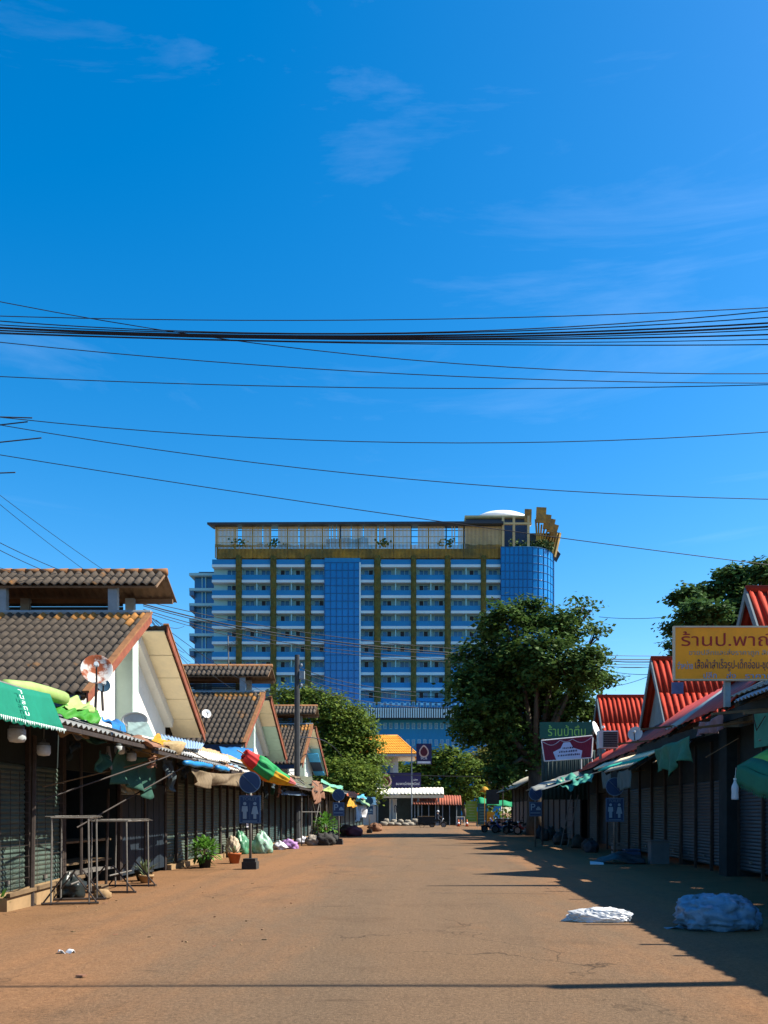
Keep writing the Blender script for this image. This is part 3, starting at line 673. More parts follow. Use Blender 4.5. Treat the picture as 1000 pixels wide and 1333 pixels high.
# D, E
D = stall('stall with narrow olive shutters behind the leafy bush', LX, 1, 23.12, 29.3, 6, M_sh)
awning(D, 23.15, 29.3, -8.8, 3.85, EX-.1, EZ-.04, mat('white_painted_sheet', (.50, .48, .43), .6, var=.12, col2=(.45, .38, .28), thr=.66))
E = stall('stall with tan slatted shutters and hanging white notice strip', LX, 1, 29.32, 36.8, 7, mat('shutter_tan', (.065, .078, .058), .6, var=.25, scale=3, spec=.4))
awning(E, 29.32, 36.8, -8.8, 3.85, EX-.2, EZ-.05, M_tin)
m_ = MB(); m_.box(LX+.16, LX+.18, 33.0, 33.35, 1.0, 2.5); nt = m_.build('notice_strip', mat('notice_white', (.62, .58, .6), .6, var=.1), E)
for k in range(4): m_ = MB(); m_.box(LX+.181, LX+.186, 33.06, 33.29, 1.15+k*.34, 1.32+k*.34); m_.build('notice_print', mat('notice_violet', (.30, .12, .30), .6, var=.3), nt)
F_ = stall('stall with racks and drawn-up dark shutters beyond the toilet sign', LX, 1, 36.82, 51, 9, M_sh2)
awning(F_, 36.9, 51, -8.8, 3.7, EX-.3, EZ-.1, M_tin)
for y in (40, 43.5, 47, 50): pipe([(EX-.6, y, 0), (EX-.6, y, 2.7)], .03, M_pole2, F_)
pipe([(EX-.6, 40, 1.6), (EX-.6, 47, 1.6)], .02, M_pole2, F_, 'rail'); pipe([(EX-.6, 43.6, .2), (EX-.6, 46.8, 2.2)], .02, M_pole2, F_, 'brace'); pipe([(EX-.6, 46.8, .2), (EX-.6, 43.8, 2.2)], .02, M_pole2, F_, 'brace')
G_ = stall('stall with dark shutters below the hanging brown cloths', LX, 1, 51.02, 62, 4, M_sh3)
awning(G_, 51.1, 62, -8.6, 3.7, EX-.1, EZ-.05, M_tin)
Hh = stall('last stall of the row, hung with coloured cloths by the parking sign', LX, 1, 62.02, 95, 8, M_sh2)
awning(Hh, 62.1, 95, -8.6, 3.7, EX+.1, EZ-.15, M_tin)

# ---- canopies, tarps and clutter over the stalls
M_teal = mat('teal_canvas', (.008, .23, .145), .8, var=.14, scale=2, trans=.35)
M_green = mat('bright_green_tarp', (.05, .24, .02), .5, var=.25, scale=4, trans=.25)
M_pgreen = mat('pale_green_tarp', (.30, .42, .13), .6, var=.15, scale=4, trans=.15)
M_blue = mat('blue_tarp', (.025, .17, .42), .45, var=.3, scale=5, trans=.15)
M_lblue = mat('pale_blue_sheet', (.20, .29, .40), .5, var=.2, scale=4)
M_yel = mat('yellow_cloth', (.50, .25, .02), .8, var=.25, scale=8, trans=.2)
M_beige = mat('beige_canvas', (.17, .125, .075), .9, var=.35, scale=3, stretch=(1, 4, 1), trans=.15)
M_brown = mat('brown_cloth', (.20, .10, .06), .9, var=.4, scale=6)
M_dgreen = mat('dark_green_net', (.02, .07, .05), .9, var=.35, scale=4)
M_whitep = mat('white_print', (.62, .74, .70), .7, var=.05)
# teal canopy with fringe
cn = thing('canvas_canopy', 'teal canvas canopy with white fringe and vertical lettering over the nearest shutters', 'canopy', (EX, 11.5, EZ))
f = fold(3, 10, 2, 8)
x0, x1 = EX-1.2, EX+.02
m_ = MB(); m_.sheet(lambda u, v: (x1+(x0-x1)*v, 9.3+2.5*u, EZ+.42+.28*v-.03*math.sin(u*3.1)*1.5+.012*f(u*3, v)), 20, 6, .008); m_.build('canopy_top', M_teal, cn, True)
m_ = MB(); m_.sheet(lambda u, v: (x1+.02+.16*v+.012*f(u*5, v), 9.3+2.5*u+.12*v*(u), EZ+.42-.05*math.sin(u*3.1)-(.50+.012*math.sin(u*90))*v), 60, 6, .008); val = m_.build('valance', M_teal, cn, True)
m_ = MB()
for k in range(52):
    y = 9.35+k*.05; m_.slab([(x1+.185, y, EZ-.06), (x1+.185, y+.035, EZ-.06), (x1+.19, y+.018, EZ-.06-U(.03, .07))], (.006, 0, 0))
m_.build('fringe', M_whitep, cn)
for k, ch in enumerate(('ร', 'า', 'น', 'ส', 'ถ', 'ม')):
    if k == 0: continue
    lettering('lettering', ch, (x1+.075+.022*k, 10.75+.004*k, EZ+.37-.07*k), (0, 1, 0), (-.28, 0, 1), .10, .05, M_whitep, val, .012)
pipe([(EX-.05, 9.3, EZ+.4), (EX-.05, 11.8, EZ+.4)], .02, M_pole2, cn, 'edge_pole')
# rolled and crumpled green tarps
m_ = MB(); m_.tube([P(8, 893, 12.2), P(38, 897, 13.2), P(60, 902, 14), P(82, 909, 14.8)], [.10, .12, .115, .12], 10); o = m_.build('rolled_tarp', M_pgreen, None, True); tag(o, 'pale green rolled tarpaulin lying above the teal canopy', 'tarpaulin')
o = tarp('tarpaulin', [P(62, 932, 13.4), P(130, 940, 15.2), P(128, 922, 16), P(60, 912, 14.2)], M_green, None, .13, .02, 5, 30, 16); tag(o, 'crumpled bright green tarpaulin heaped on the awning edge', 'tarpaulin')
o = tarp('tarpaulin', [P(84, 921, 14.5), P(122, 930, 15.4), P(118, 912, 16.2), P(82, 908, 15.2)], M_pgreen, None, .12, .03, 8, 22, 12); tag(o, 'crumpled pale lime tarpaulin end over the bright green one', 'tarpaulin')
o = tarp('tarpaulin', [P(150, 955, 16.8), P(172, 962, 17.6), P(158, 936, 19.2), P(132, 932, 18.3)], M_blue, None, .1, .05, 11, 20, 14); tag(o, 'crumpled blue tarpaulin below the white gable', 'tarpaulin')
o = tarp('tin_sheet', [P(166, 957, 17.6), P(202, 959, 18.8), P(190, 939, 20.6), P(166, 940, 19.4)], mat('grey_green_sheet', (.16, .22, .20), .5, var=.3, scale=3), None, .03, 0, 12); tag(o, 'dull grey-green sheet propped beside the blue tarpaulin', 'sheet')
m_ = MB(); m_.lathe([(.33, 0), (.34, .05), (.30, .05), (.29, .02)], P(176, 938, 21.5), 20, Matrix.Rotation(math.radians(80), 3, 'X'), 1, .62); m_.box(*[a for a in (P(163, 937, 21.6).x, P(193, 937, 21.6).x)], 21.5, 21.6, P(163, 941, 21.6).z, P(163, 934, 21.6).z); o = m_.build('old_basin', mat('faded_white_plastic', (.55, .53, .47), .6, var=.2)); tag(o, 'round white basin rim stored on the awning below the pilaster', 'basin')
o = tarp('yellow_cloth', [P(199, 969, 17.3), P(215, 975, 17.9), P(222, 966, 18.6), P(203, 956, 18.1)], M_yel, None, .10, .0, 13); tag(o, 'small yellow cloth drooping over the awning edge', 'cloth')
for i, (a, b, c, d, m, lb) in enumerate((
    ((214, 973, 18.2), (262, 975, 21.5), (266, 968, 23.6), (204, 955, 19.8), M_lblue, 'pale blue corrugated sheet lying over the awning beside the yellow cloth'),
    ((226, 980, 18.8), (300, 993, 24.4), (296, 984, 25.6), (222, 969, 20.0), mat('white_sheet', (.55, .52, .47), .6, var=.12), 'white corrugated sheet forming the front lip of the awning'),
    ((262, 978, 23.0), (330, 995, 29.5), (318, 985, 31), (252, 971, 25), mat('tan_sheet', (.40, .26, .13), .8, var=.25), 'tan sheet lying behind the white awning lip'),
    ((290, 984, 26.2), (322, 992, 29.2), (330, 974, 33), (285, 972, 29), M_blue, 'blue tarpaulin spread below the second hall eave'))):
    m_ = MB(); A_, B_, C2, D2 = (P(*q) for q in (a, b, c, d)); f = fold(i+20)
    cor = i < 2
    nn = Vector((0, 0, 1)); L = (B_-A_).length
    m_.sheet(lambda u, v: A_*(1-u)*(1-v)+B_*u*(1-v)+C2*u*v+D2*(1-u)*v + nn*((.016*math.sin(u*L/.22*6.28) if cor else .06*f(u*2, v*2))), int(L/.22*5) if cor else 24, 6, .01)
    tag(m_.build('roof_sheet' if i != 3 else 'tarpaulin', m, None, True), lb, 'sheet' if i != 3 else 'tarpaulin')
# blue rolled tarps hung below the lip
for i, (a, b) in enumerate((((240, 993, 18.5), (275, 997, 20.6)), ((282, 999, 21.2), (297, 1002, 22.6)))):
    m_ = MB(); A_, B_ = P(*a), P(*b); m_.tube([A_.lerp(B_, k/6)+Vector((0, 0, .012*math.sin(k*2.1))) for k in range(7)], [.05, .062, .07, .066, .06, .058, .05], 8)
    tag(m_.build('rolled_tarp', mat('azure_tarp', (.015, .18, .42), .45, var=.2), None, True), ('longer' if i == 0 else 'shorter')+' azure rolled tarpaulin tied under the white awning lip', 'tarpaulin')
def drape(name, pts_top, drop, m, label, seed, amp=.1, cat='cloth', nu=26, nv=12, scal=.3):
    T = [Vector(p) for p in pts_top]; f = fold(seed, 9, 1, 4)
    def fn(u, v):
        k = u*(len(T)-1); i = min(int(k), len(T)-2); p = T[i].lerp(T[i+1], k-i)
        d = drop*(1-scal*abs(math.sin(u*math.pi*len(T)*.5+seed)))
        return p + Vector((amp*math.sin(u*21+seed)*v+amp*f(u, v*.4), amp*f(v, u)*.5, -d*v - .08*math.sin(u*math.pi)))
    m_ = MB(); m_.sheet(fn, nu, nv, .008); return tag(m_.build(name, m, None, True), label, cat)
drape('canvas_drape', [P(252, 1000, 19.2), P(285, 1003, 21.5), P(318, 1006, 24.5)], .42, M_beige, 'beige canvas gathered and hung under the blue rolled tarpaulins', 2, .13)
drape('net_drape', [P(150, 975, 16.4), P(205, 985, 18.6)], .9, M_dgreen, 'dark green netting hung inside the open stall bay', 4, .1)
drape('cloth_bundle', [P(160, 1010, 17.4), P(184, 1016, 18.2)], .36, mat('pale_rag', (.35, .33, .27), .9, var=.3), 'pale rag bundle hanging above the dark boards', 6, .1)
drape('brown_cloth', [P(405, 1016, 41), P(413, 1014, 43), P(420, 1018, 45)], 1.25, M_brown, 'brown and cream cloths hanging in strips by the dark awning', 7, .12)
drape('white_cloth', [P(462, 1046, 55), P(478, 1048, 63)], 1.2, mat('white_rag', (.6, .62, .66), .8, var=.25), 'white cloths hanging under the yellow awning flap', 9, .14)
# patchwork parasol, folded, leaning over the eave
pa, pb = P(318, 982, 24.5), P(384, 1021, 25.6)
ps = thing('folded_parasol', 'folded market parasol with red, green, orange and yellow panels', 'parasol', pa)
ax_ = (pb-pa).normalized(); L = (pb-pa).length; s1 = ax_.cross(Vector((0, 1, 0))).normalized(); s2 = ax_.cross(s1)
pcols = [mat('parasol_'+n, c, .7, var=.15, trans=.25) for n, c in (('red', (.55, .03, .03)), ('green', (.02, .30, .09)), ('yellow', (.70, .38, .02)), ('orange', (.58, .17, .02)), ('pink', (.62, .16, .16)), ('teal', (.02, .16, .13)))]
def prad(t): return .02+.30*math.sin(math.pi*min(1, t*.80+.17))**.8*(1.0-.25*t)
seq = [[0, 0, 3, 3, 0, 0, 3, 0], [1, 1, 3, 3, 5, 5, 1, 1], [2, 2, 2, 3, 5, 5, 1, 1], [4, 2, 4, 5, 5, 5, 4, 4]]
for sidx, (t0, t1) in enumerate(((0, .2), (.2, .52), (.52, .84), (.84, 1))):
    for k in range(8):
        m_ = MB()
        def fn(u, v):
            t = t0+(t1-t0)*v; a = (k+u)/8*6.283+.9; r = prad(t)*(1-.22*math.sin(math.pi*u)+.22*mnoise.noise(Vector((math.cos(a)*1.2, math.sin(a)*1.2, t*5))))
            return pa+ax_*(L*t)+(s1*math.cos(a)+s2*math.sin(a)*.8)*r - Vector((0, 0, .10*math.sin(math.pi*t)))
        m_.sheet(fn, 4, 5, .008); m_.build('panel', pcols[seq[sidx][k]], ps, True)
pipe([pa-ax_*.25, pb+ax_*.15], .02, M_pole2, ps, 'shaft')
# dark awning sheet and tail end of the row
o = tarp('tarpaulin', [P(376, 1024, 36), P(409, 1026, 41), P(406, 1011, 44), P(376, 1010, 40)], mat('olive_tarp', (.07, .075, .045), .8, var=.3), None, .05, .03, 31); tag(o, 'dark olive tarpaulin stretched beside the utility pole', 'tarpaulin')
o = tarp('tin_sheet', [P(366, 1034, 35), P(404, 1036, 42), P(404, 1031, 43.5), P(366, 1029, 37)], M_lblue, None, .04, .0, 33); tag(o, 'pale tin sheet under the dark olive tarpaulin', 'sheet')
for i, (q, m, lb) in enumerate(((((418, 1018, 44), (446, 1028, 52), (446, 1024, 53), (418, 1015, 45)), mat('mint_strip', (.15, .42, .30), .6, trans=.2), 'mint green strip of awning rising from the hanging cloths'),
    (((421, 1028, 44), (434, 1033, 48), (450, 1030, 54), (432, 1022, 50)), M_pgreen, 'pale lime tarpaulin behind the parking sign'),
    (((451, 1035, 52), (464, 1039, 56), (468, 1032, 60), (453, 1030, 56)), mat('orange_tarp', (.55, .14, .05), .7, trans=.2), 'orange tarpaulin flap past the parking sign'),
    (((466, 1040, 57), (478, 1040, 61), (474, 1034, 66), (464, 1036, 62)), mat('sky_tarp', (.10, .40, .58), .6, trans=.2), 'sky blue tarpaulin flap at the end of the row'),
    (((452, 1049, 50), (464, 1051, 52), (463, 1042, 54), (455, 1039, 53)), M_yel, 'yellow awning flap hanging at the row end'),
    (((464, 1042, 54), (482, 1050, 62), (480, 1042, 66), (462, 1037, 58)), mat('sage_tarp', (.22, .36, .20), .7, trans=.2), 'sage green awning flap beside the yellow one'),
    (((478, 1044, 64), (491, 1048, 76), (488, 1038, 80), (478, 1037, 68)), mat('navy_tarp', (.02, .07, .13), .6), 'navy tarpaulin over the last stall posts'))):
    tag(tarp('tarpaulin', [P(*a) for a in q], m, None, .12, .05, 40+i, 14, 8), lb, 'tarpaulin')
# loose poles and planks stuck on the awnings
for i in range(26):
    y = 13.5+i*1.05; a = Vector((EX+U(-.5, .25), y+U(-.3, .3), EZ+U(-.05, .16))); b = a+Vector((U(-1.3, -.3), U(-1.2, 1.4), U(-.1, .55)))
    m_ = MB(); (m_.tube([a, b], U(.012, .028), 6) if i % 3 else m_.beam(a, b, .09, .02))
    tag(m_.build('loose_batten', (M_wood, M_pole2, M_pole)[i % 3]), 'thin loose batten or pipe lying across the awning edges', 'batten', 'battens on the awnings')
for i in range(16):
    y = 13.2+i*1.5; a = Vector((EX+U(-.9, .0), y, EZ+U(.02, .25))); f = fold(60+i)
    tag(tarp('rag', [a, a+Vector((U(.1, .3), U(.5, .9), U(-.1, 0))), a+Vector((U(-.4, -.1), U(.5, .9), U(.05, .2))), a+Vector((U(-.5, -.3), U(0, .2), U(.1, .2)))], (M_beige, M_dgreen, M_brown, M_lblue, M_inner)[i % 5], None, .1, .05, 60+i, 12, 8), 'crumpled scrap of canvas lying on the awning edges', 'rag', 'canvas scraps on the awnings')
# hanging lamps
M_lamp = mat('lamp_plastic', (.42, .46, .48), .5, var=.12); M_cap = mat('lamp_cap', (.10, .12, .13), .5)
lamps = [((22, 955, 12.0), .12, 'wide grey bulb lamp hanging under the fringe of the teal canopy'), ((57, 975, 13.6), .105, 'grey lamp with dark collar hanging between canopy and braces'), ((156, 975, 16.6), .10, 'pale lamp hung below the blue tarpaulin'), ((164, 980, 17.4), .08, 'smaller pale lamp behind the one below the blue tarpaulin'), ((171, 984, 17.0), .10, 'pale lamp hung nearest the yellow cloth')]
for (q, r, lb) in lamps:
    c = P(*q); l = thing('hanging_lamp', lb, 'lamp', c)
    m_ = MB(); m_.lathe([(.0, -r*1.1), (r*.8, -r), (r, -r*.6), (r, r*.5), (r*.85, r*.55)], c, 12); m_.build('shade', M_lamp, l, True)
    m_ = MB(); m_.lathe([(r*.86, r*.56), (r*.8, r*.95), (r*.3, r*1.1), (r*.2, r*1.5), (0, r*1.5)], c, 12); m_.build('collar', M_cap, l, True)
    m_ = MB(); m_.tube([c+Vector((0, 0, r*1.4)), c+Vector((.01, 0, .45))], .008, 5); m_.build('flex', M_cap, l)
m_ = MB(); c = P(141, 985, 16.3); m_.tube([c+Vector((0, 0, .2)), c, c+Vector((.05, .03, -.25))], [.03, .06, .02], 8); tag(m_.build('rag_knot', mat('grey_rag', (.2, .2, .2), .9, var=.3)), 'knotted grey rag hanging by the pale lamps', 'rag')
m_ = MB(); m_.lathe([(.01, 0), (.62, .02), (.78, .30), (.70, .34), (.3, .36), (0, .36)], P(197, 986, 18.5), 16, Matrix.Rotation(math.radians(8), 3, 'X'), 1, .7); tag(m_.build('rattan_tray', mat('rattan', (.34, .24, .12), .85, var=.3, scale=14), None, True), 'large tan rattan tray hung under the yellow cloth', 'tray')

# satellite dishes on the first hall
def dish(label, c, r, nrm, m1, base, depth=.2):
    c = Vector(c); q = Vector(nrm).to_track_quat('Z', 'Y').to_matrix(); d = thing('satellite_dish', label, 'satellite dish', base)
    m_ = MB(); prof = [(r*t, depth*r*(t*t-1)) for t in (.05, .3, .55, .8, 1)] + [(r*1.02, .0), (r*1.02, -.03*r)] + [(r*t, depth*r*(t*t-1)-.03) for t in (.8, .55, .3, .05)]
    m_.lathe(prof, c, 24, q); m_.build('reflector', m1, d, True)
    n_ = q @ Vector((0, 0, 1)); m_ = MB(); m_.tube([c+q@Vector((0, -r*.95, 0)), c+n_*r*.75], .018, 6); m_.build('feed_arm', M_pole, d)
    m_ = MB(); m_.lathe([(.04, -.06), (.06, .0), (.05, .07)], c+n_*r*.75, 8, q); m_.build('feed_horn', M_lamp, d)
    m_ = MB(); m_.tube([c-n_*depth*r, c-n_*.25, Vector(base)], .03, 6); m_.build('mast', M_pole, d)
    return d
M_rustd = mat('rusted_white_dish', (.66, .62, .55), .6, var=.15, col2=(.30, .07, .02), thr=.5, soft=.05, scale2=3.2)
dish('rusty white satellite dish standing before the hall verge', P(126, 871, 18.6), .33, (.35, -1, .25), M_rustd, P(124, 925, 18.9))
dish('small dark satellite dish below the rusty one', P(134, 892, 19.2), .16, (.5, -1, .3), mat('dark_dish', (.02, .06, .10), .5), P(134, 925, 19.3))
dish('small white dish on the roof of the second hall', P(269, 929, 37.5), .2, (.6, -1, .3), mat('white_dish', (.75, .75, .73), .5, var=.06), P(267, 950, 37.8))
# TV aerial whose rods reach in beside the hall
ar = thing('tv_aerial', 'bare metal television aerial with long rods above the first hall', 'aerial', (-11.6, 20, 7.6))
pipe([(-11.6, 20, 5.2), (-11.6, 20, 11.4)], .025, M_pole, ar, 'mast')
for (xa, ya, xb_, yb) in ((-60, 541, 42, 544), (-60, 582, 54, 570), (-60, 618, 20, 615), (-60, 560, 36, 549)):
    pipe([P(xa, ya, 20), P(xb_, yb, 20)], .014, M_pole, ar, 'rod')

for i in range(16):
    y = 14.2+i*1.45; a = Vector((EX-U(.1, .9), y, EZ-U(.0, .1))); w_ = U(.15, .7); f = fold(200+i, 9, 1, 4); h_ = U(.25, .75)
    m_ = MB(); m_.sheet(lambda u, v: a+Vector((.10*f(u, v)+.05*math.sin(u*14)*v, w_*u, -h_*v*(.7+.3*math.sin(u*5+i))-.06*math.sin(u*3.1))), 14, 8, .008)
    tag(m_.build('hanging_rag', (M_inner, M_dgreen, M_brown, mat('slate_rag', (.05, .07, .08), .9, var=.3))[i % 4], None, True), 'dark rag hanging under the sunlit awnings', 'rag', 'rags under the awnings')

# ---------------------------------------------------------------- stalls along the shaded edge
RX = 7.8
M_shd = mat('shutter_dark', (.022, .034, .042), .5, var=.3, scale=3, spec=.5)  # cool dark tint of the shade worked into these shutter colours too
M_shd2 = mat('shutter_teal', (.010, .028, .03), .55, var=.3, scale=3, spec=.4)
def rstall(label, y0, y1, n, m, **k): return stall(label, RX, -1, y0, y1, n, m, ztop=3.7, back=1.6, plinth=False, **k)
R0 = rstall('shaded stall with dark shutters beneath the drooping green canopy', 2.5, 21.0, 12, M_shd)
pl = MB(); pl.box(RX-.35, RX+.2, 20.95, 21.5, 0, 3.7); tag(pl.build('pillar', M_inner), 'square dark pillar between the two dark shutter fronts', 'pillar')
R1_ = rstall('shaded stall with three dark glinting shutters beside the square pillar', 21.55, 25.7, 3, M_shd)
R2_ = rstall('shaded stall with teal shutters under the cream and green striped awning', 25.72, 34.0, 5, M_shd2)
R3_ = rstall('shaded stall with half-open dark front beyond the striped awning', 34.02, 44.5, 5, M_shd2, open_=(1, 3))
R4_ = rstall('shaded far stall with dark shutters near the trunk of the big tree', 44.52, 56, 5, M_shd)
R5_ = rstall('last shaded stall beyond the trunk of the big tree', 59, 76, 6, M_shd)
def rsheet(st, y0, y1, xt, zt, xe, ze, m, pitch=.25, amp=.03, zt2=None, ze2=None):
    zt2 = zt if zt2 is None else zt2; ze2 = ze if ze2 is None else ze2
    a = MB(); nn = Vector((-(zt-ze), 0, xt-xe)).normalized(); L = y1-y0
    a.sheet(lambda u, v: Vector((xe+(xt-xe)*v, y0+L*u, (ze+(ze2-ze)*u)*(1-v)+(zt+(zt2-zt)*u)*v))+nn*amp*math.sin(u*L/pitch*6.28), int(L/pitch*5), 2, .012)
    o = a.build('roof_sheet', m, st, True)
    for k in range(int(L/1.6)+1):
        y = y0+.1+k*1.6
        if y > y1: break
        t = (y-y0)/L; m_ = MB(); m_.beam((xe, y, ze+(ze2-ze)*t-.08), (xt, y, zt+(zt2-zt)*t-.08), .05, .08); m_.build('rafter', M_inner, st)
    return o
M_cream2 = mat('cream_corrugated', (.72, .60, .38), .6, var=.12, col2=(.5, .4, .25), thr=.66)
M_tgreen = mat('teal_corrugated', (.02, .32, .22), .6, var=.15)
M_gb = mat('grey_brown_corrugated', (.30, .27, .20), .7, var=.2)
M_gteal = mat('grey_flashing', (.20, .25, .26), .6, var=.25)
# upper red lean-to roofs
rsheet(R0, 2.5, 19.6, 8.9, 5.15, 6.9, 4.2, M_gteal, .3, .02)
rsheet(R0, 14.8, 18.4, 8.3, 4.78, 6.7, 4.0, M_lblue, .2, .03)
rsheet(R1_, 19.4, 23.0, 8.8, 5.55, 6.9, 4.05, M_redsh, .5, .015, 5.4, 3.98)
rsheet(R1_, 22.9, 24.3, 8.8, 5.3, 6.85, 3.95, M_gteal, .3, .02)
rsheet(R1_, 24.2, 28.4, 8.75, 5.3, 6.95, 3.85, M_redsh, .5, .015, 5.15, 3.8)
rsheet(R2_, 28.3, 36.0, 8.7, 5.0, 7.4, 3.85, M_redsh, .5, .015, 4.7, 3.7)
rsheet(R3_, 36.1, 45.0, 8.7, 4.6, 7.1, 3.5, M_redsh, .5, .015, 4.4, 3.4)
rsheet(R4_, 45.2, 56.0, 8.7, 4.0, 6.6, 3.0, M_gb, .25, .03)
rsheet(R5_, 59, 76, 8.7, 4.6, 6.3, 3.3, M_gb, .25, .03)
for y0, y1, z in ((2.5, 21, 4.0), (21.6, 28.3, 3.82), (36, 45, 3.42)):
    m_ = MB(); m_.box(7.05, 7.12, y0, y1, z-.28, z-.02); st = (R0, R1_, R3_)[(y0 > 21)+(y0 > 35)]; m_.build('eave_board', M_inner, st)
    m_ = MB(); m_.box(8.0, 8.1, y0, y1, 2.9, z+.45); m_.build('upper_wall', M_gablegrey, st)
# striped lower awning
rsheet(R2_, 25.0, 33.3, 7.05, 3.5, 6.6, 3.27, M_cream2, .2, .03)
rsheet(R2_, 25.1, 31.0, 6.59, 3.25, 6.3, 3.10, M_tgreen, .2, .025)
rsheet(R2_, 25.2, 28.8, 6.29, 3.08, 6.05, 2.95, M_gb, .2, .03)
rsheet(R2_, 25.0, 33.3, 7.9, 3.6, 7.06, 3.40, M_gb, .2, .03)
drape('canvas_flap', [(6.12, 25.3, 2.94), (6.12, 26.4, 2.94), (6.12, 27.0, 2.94)], .62, mat('slate_canvas', (.05, .10, .11), .8, var=.3), 'slate canvas flap hanging below the striped awning, nearer half', 3, .03, 'canvas', 14, 8, .1)
drape('canvas_flap', [(6.15, 28.2, 2.95), (6.35, 29.6, 3.05), (6.4, 30.8, 3.08)], .62, MATS['slate_canvas'], 'slate canvas flap hanging below the striped awning, beside the toilet sign', 5, .03, 'canvas', 14, 8, .1)
drape('canvas_flap', [(6.7, 21.6, 3.55), (6.65, 22.8, 3.55), (6.6, 24.3, 3.4)], .95, mat('bottle_green_canvas', (.02, .13, .09), .8, var=.3), 'bottle green canvas hung between the striped awning and red roof edge', 7, .1, 'canvas', 20, 10, .4)
drape('cloth', [(6.85, 19.6, 3.9), (6.85, 21.2, 3.86)], .42, mat('mauve_cloth', (.16, .11, .13), .9, var=.3), 'faded mauve cloth strip hung below the red roof edge', 9, .07, 'cloth', 18, 8, .3)
m_ = MB(); m_.box(6.95, 7.0, 15.6, 17.9, 2.95, 3.7); tag(m_.build('board', mat('teal_board', (.02, .17, .12), .7, var=.15)), 'plain teal board fixed above the drooping green canopy', 'board')
pipe([(6.9, 17.9, 3.8), (6.88, 17.6, 3.3), (6.9, 17.2, 3.55)], .012, M_pole, R0, 'cable_loop')
# drooping green canopy close to the camera
gc = thing('canvas_canopy', 'drooping green canopy with lighter stripes and jagged hem by the shaded shutters', 'canopy', (5.9, 14, 2.2))
M_cgreen = mat('canopy_green', (.02, .18, .10), .8, var=.15, trans=.25); M_clime = mat('canopy_lime', (.22, .55, .10), .8, var=.12, trans=.25)
def cfn(u, v): return Vector((5.62+1.5*v, 15.2-4.6*u, 2.43+.85*v-.62*u-.05*math.sin(u*3.1)+.02*math.sin(u*19)))
for k in range(6):
    m_ = MB(); m_.sheet(lambda u, v: cfn(u, (k+v)/6), 18, 2, .008); m_.build('canopy_stripe', M_clime if k % 2 else M_cgreen, gc, True)
m_ = MB(); m_.sheet(lambda u, v: cfn(u, 0)+Vector((-.02-.05*v, 0, -.33*v*(1+.05*math.sin(u*60)))), 60, 4, .008); m_.build('valance', M_cgreen, gc, True)
m_ = MB()
for k in range(60):
    p = cfn(k/60, 0)+Vector((-.072, 0, -.33)); q = cfn((k+.8)/60, 0)+Vector((-.072, 0, -.33)); m_.slab([p, q, (p+q)/2+Vector((0, 0, -U(.04, .08)))], (.006, 0, 0))
m_.build('fringe', M_cgreen, gc)
m_ = MB(); m_.sheet(lambda u, v: Vector((5.6+1.5*u, 15.22+.04*v, 2.43+.85*u-.3*v*(1-.3*u))), 10, 4, .008); m_.build('end_flap', M_cgreen, gc, True)
pipe([(5.7, 15.15, 2.4), (7.75, 15.15, 3.3)], .02, M_pole2, gc, 'arm'); pipe([(5.7, 11.0, 1.85), (7.75, 11.0, 2.9)], .02, M_pole2, gc, 'arm')
# bottle on a string
c = P(957, 1030, 15.0); bt = thing('plastic_bottle', 'clear water bottle hung by string from the drooping green canopy', 'bottle', c)
M_clear = mat('clear_plastic', (.75, .85, .92), .08, var=0, spec=.6, alpha=.5)
m_ = MB(); m_.lathe([(.0, -.15), (.06, -.15), (.065, -.12), (.06, -.02), (.065, .03), (.06, .09), (.025, .16), (.022, .2)], c, 12); m_.build('bottle_body', M_clear, bt, True)
m_ = MB(); m_.lathe([(.028, .2), (.028, .23), (0, .23)], c, 10); m_.build('bottle_cap', M_whitep, bt)
m_ = MB(); m_.tube([c+Vector((0, 0, .22)), c+Vector((.02, 0, .42))], .004, 4); m_.build('string', M_whitep, bt)

# yellow shop sign facing down the street
SD = 18.4
ys = thing('shop_sign', 'large faded yellow shop sign with dark red Thai lettering on roof posts', 'sign', (P(950, 887, SD).x, SD, 4.2))
M_ysign = mat('yellow_sign_board', (.96, .30, .005), .55, var=.12, scale=1.5, col2=(.78, .28, .012), thr=.6)
a, b = P(879, 884, SD), P(1052, 817, SD)
m_ = MB(); m_.box(a.x, b.x, SD, SD+.06, a.z, b.z); m_.build('board', M_ysign, ys)
m_ = MB(); t = .035
for x0, x1, z0, z1 in ((a.x-t, b.x+t, b.z, b.z+t), (a.x-t, b.x+t, a.z-t, a.z), (a.x-t, a.x, a.z, b.z), (b.x, b.x+t, a.z, b.z)): m_.box(x0, x1, SD-.02, SD+.08, z0, z1)
m_.build('frame', mat('sign_frame', (.55, .42, .28), .6, var=.2), ys)
def syl(txt, px0, px1, py0, py1, m): 
    A_, B_ = P(px0, py1, SD), P(px1, py0, SD); lettering('lettering', txt, ((A_.x+B_.x)/2, SD-.002, (A_.z+B_.z)/2), (1, 0, 0), (0, 0, 1), B_.x-A_.x, B_.z-A_.z, m, ys, .006)
M_tred = mat('sign_red', (.32, .012, .010), .6, var=.3, scale=9); M_tgrey = mat('sign_grey', (.26, .25, .22), .7, var=.3, scale=9); M_tnavy = mat('sign_navy', (.02, .02, .07), .6, var=.2); M_tblue = mat('sign_blue', (.10, .30, .48), .6, var=.3, scale=9)
syl('ร้านป.พาณิชย์', 887, 1044, 822, 841, M_tred)
syl('ขายปลีกและส่งราคาถูก สินค้าทุกชนิด', 897, 1044, 845, 855, M_tgrey)
syl('จำหน่าย', 882, 902, 861, 871, M_tblue)
syl('เสื้อผ้าสำเร็จรูป-เด็กอ่อน-ชุดนอน-กางเกง', 905, 1048, 858, 874, M_tnavy)
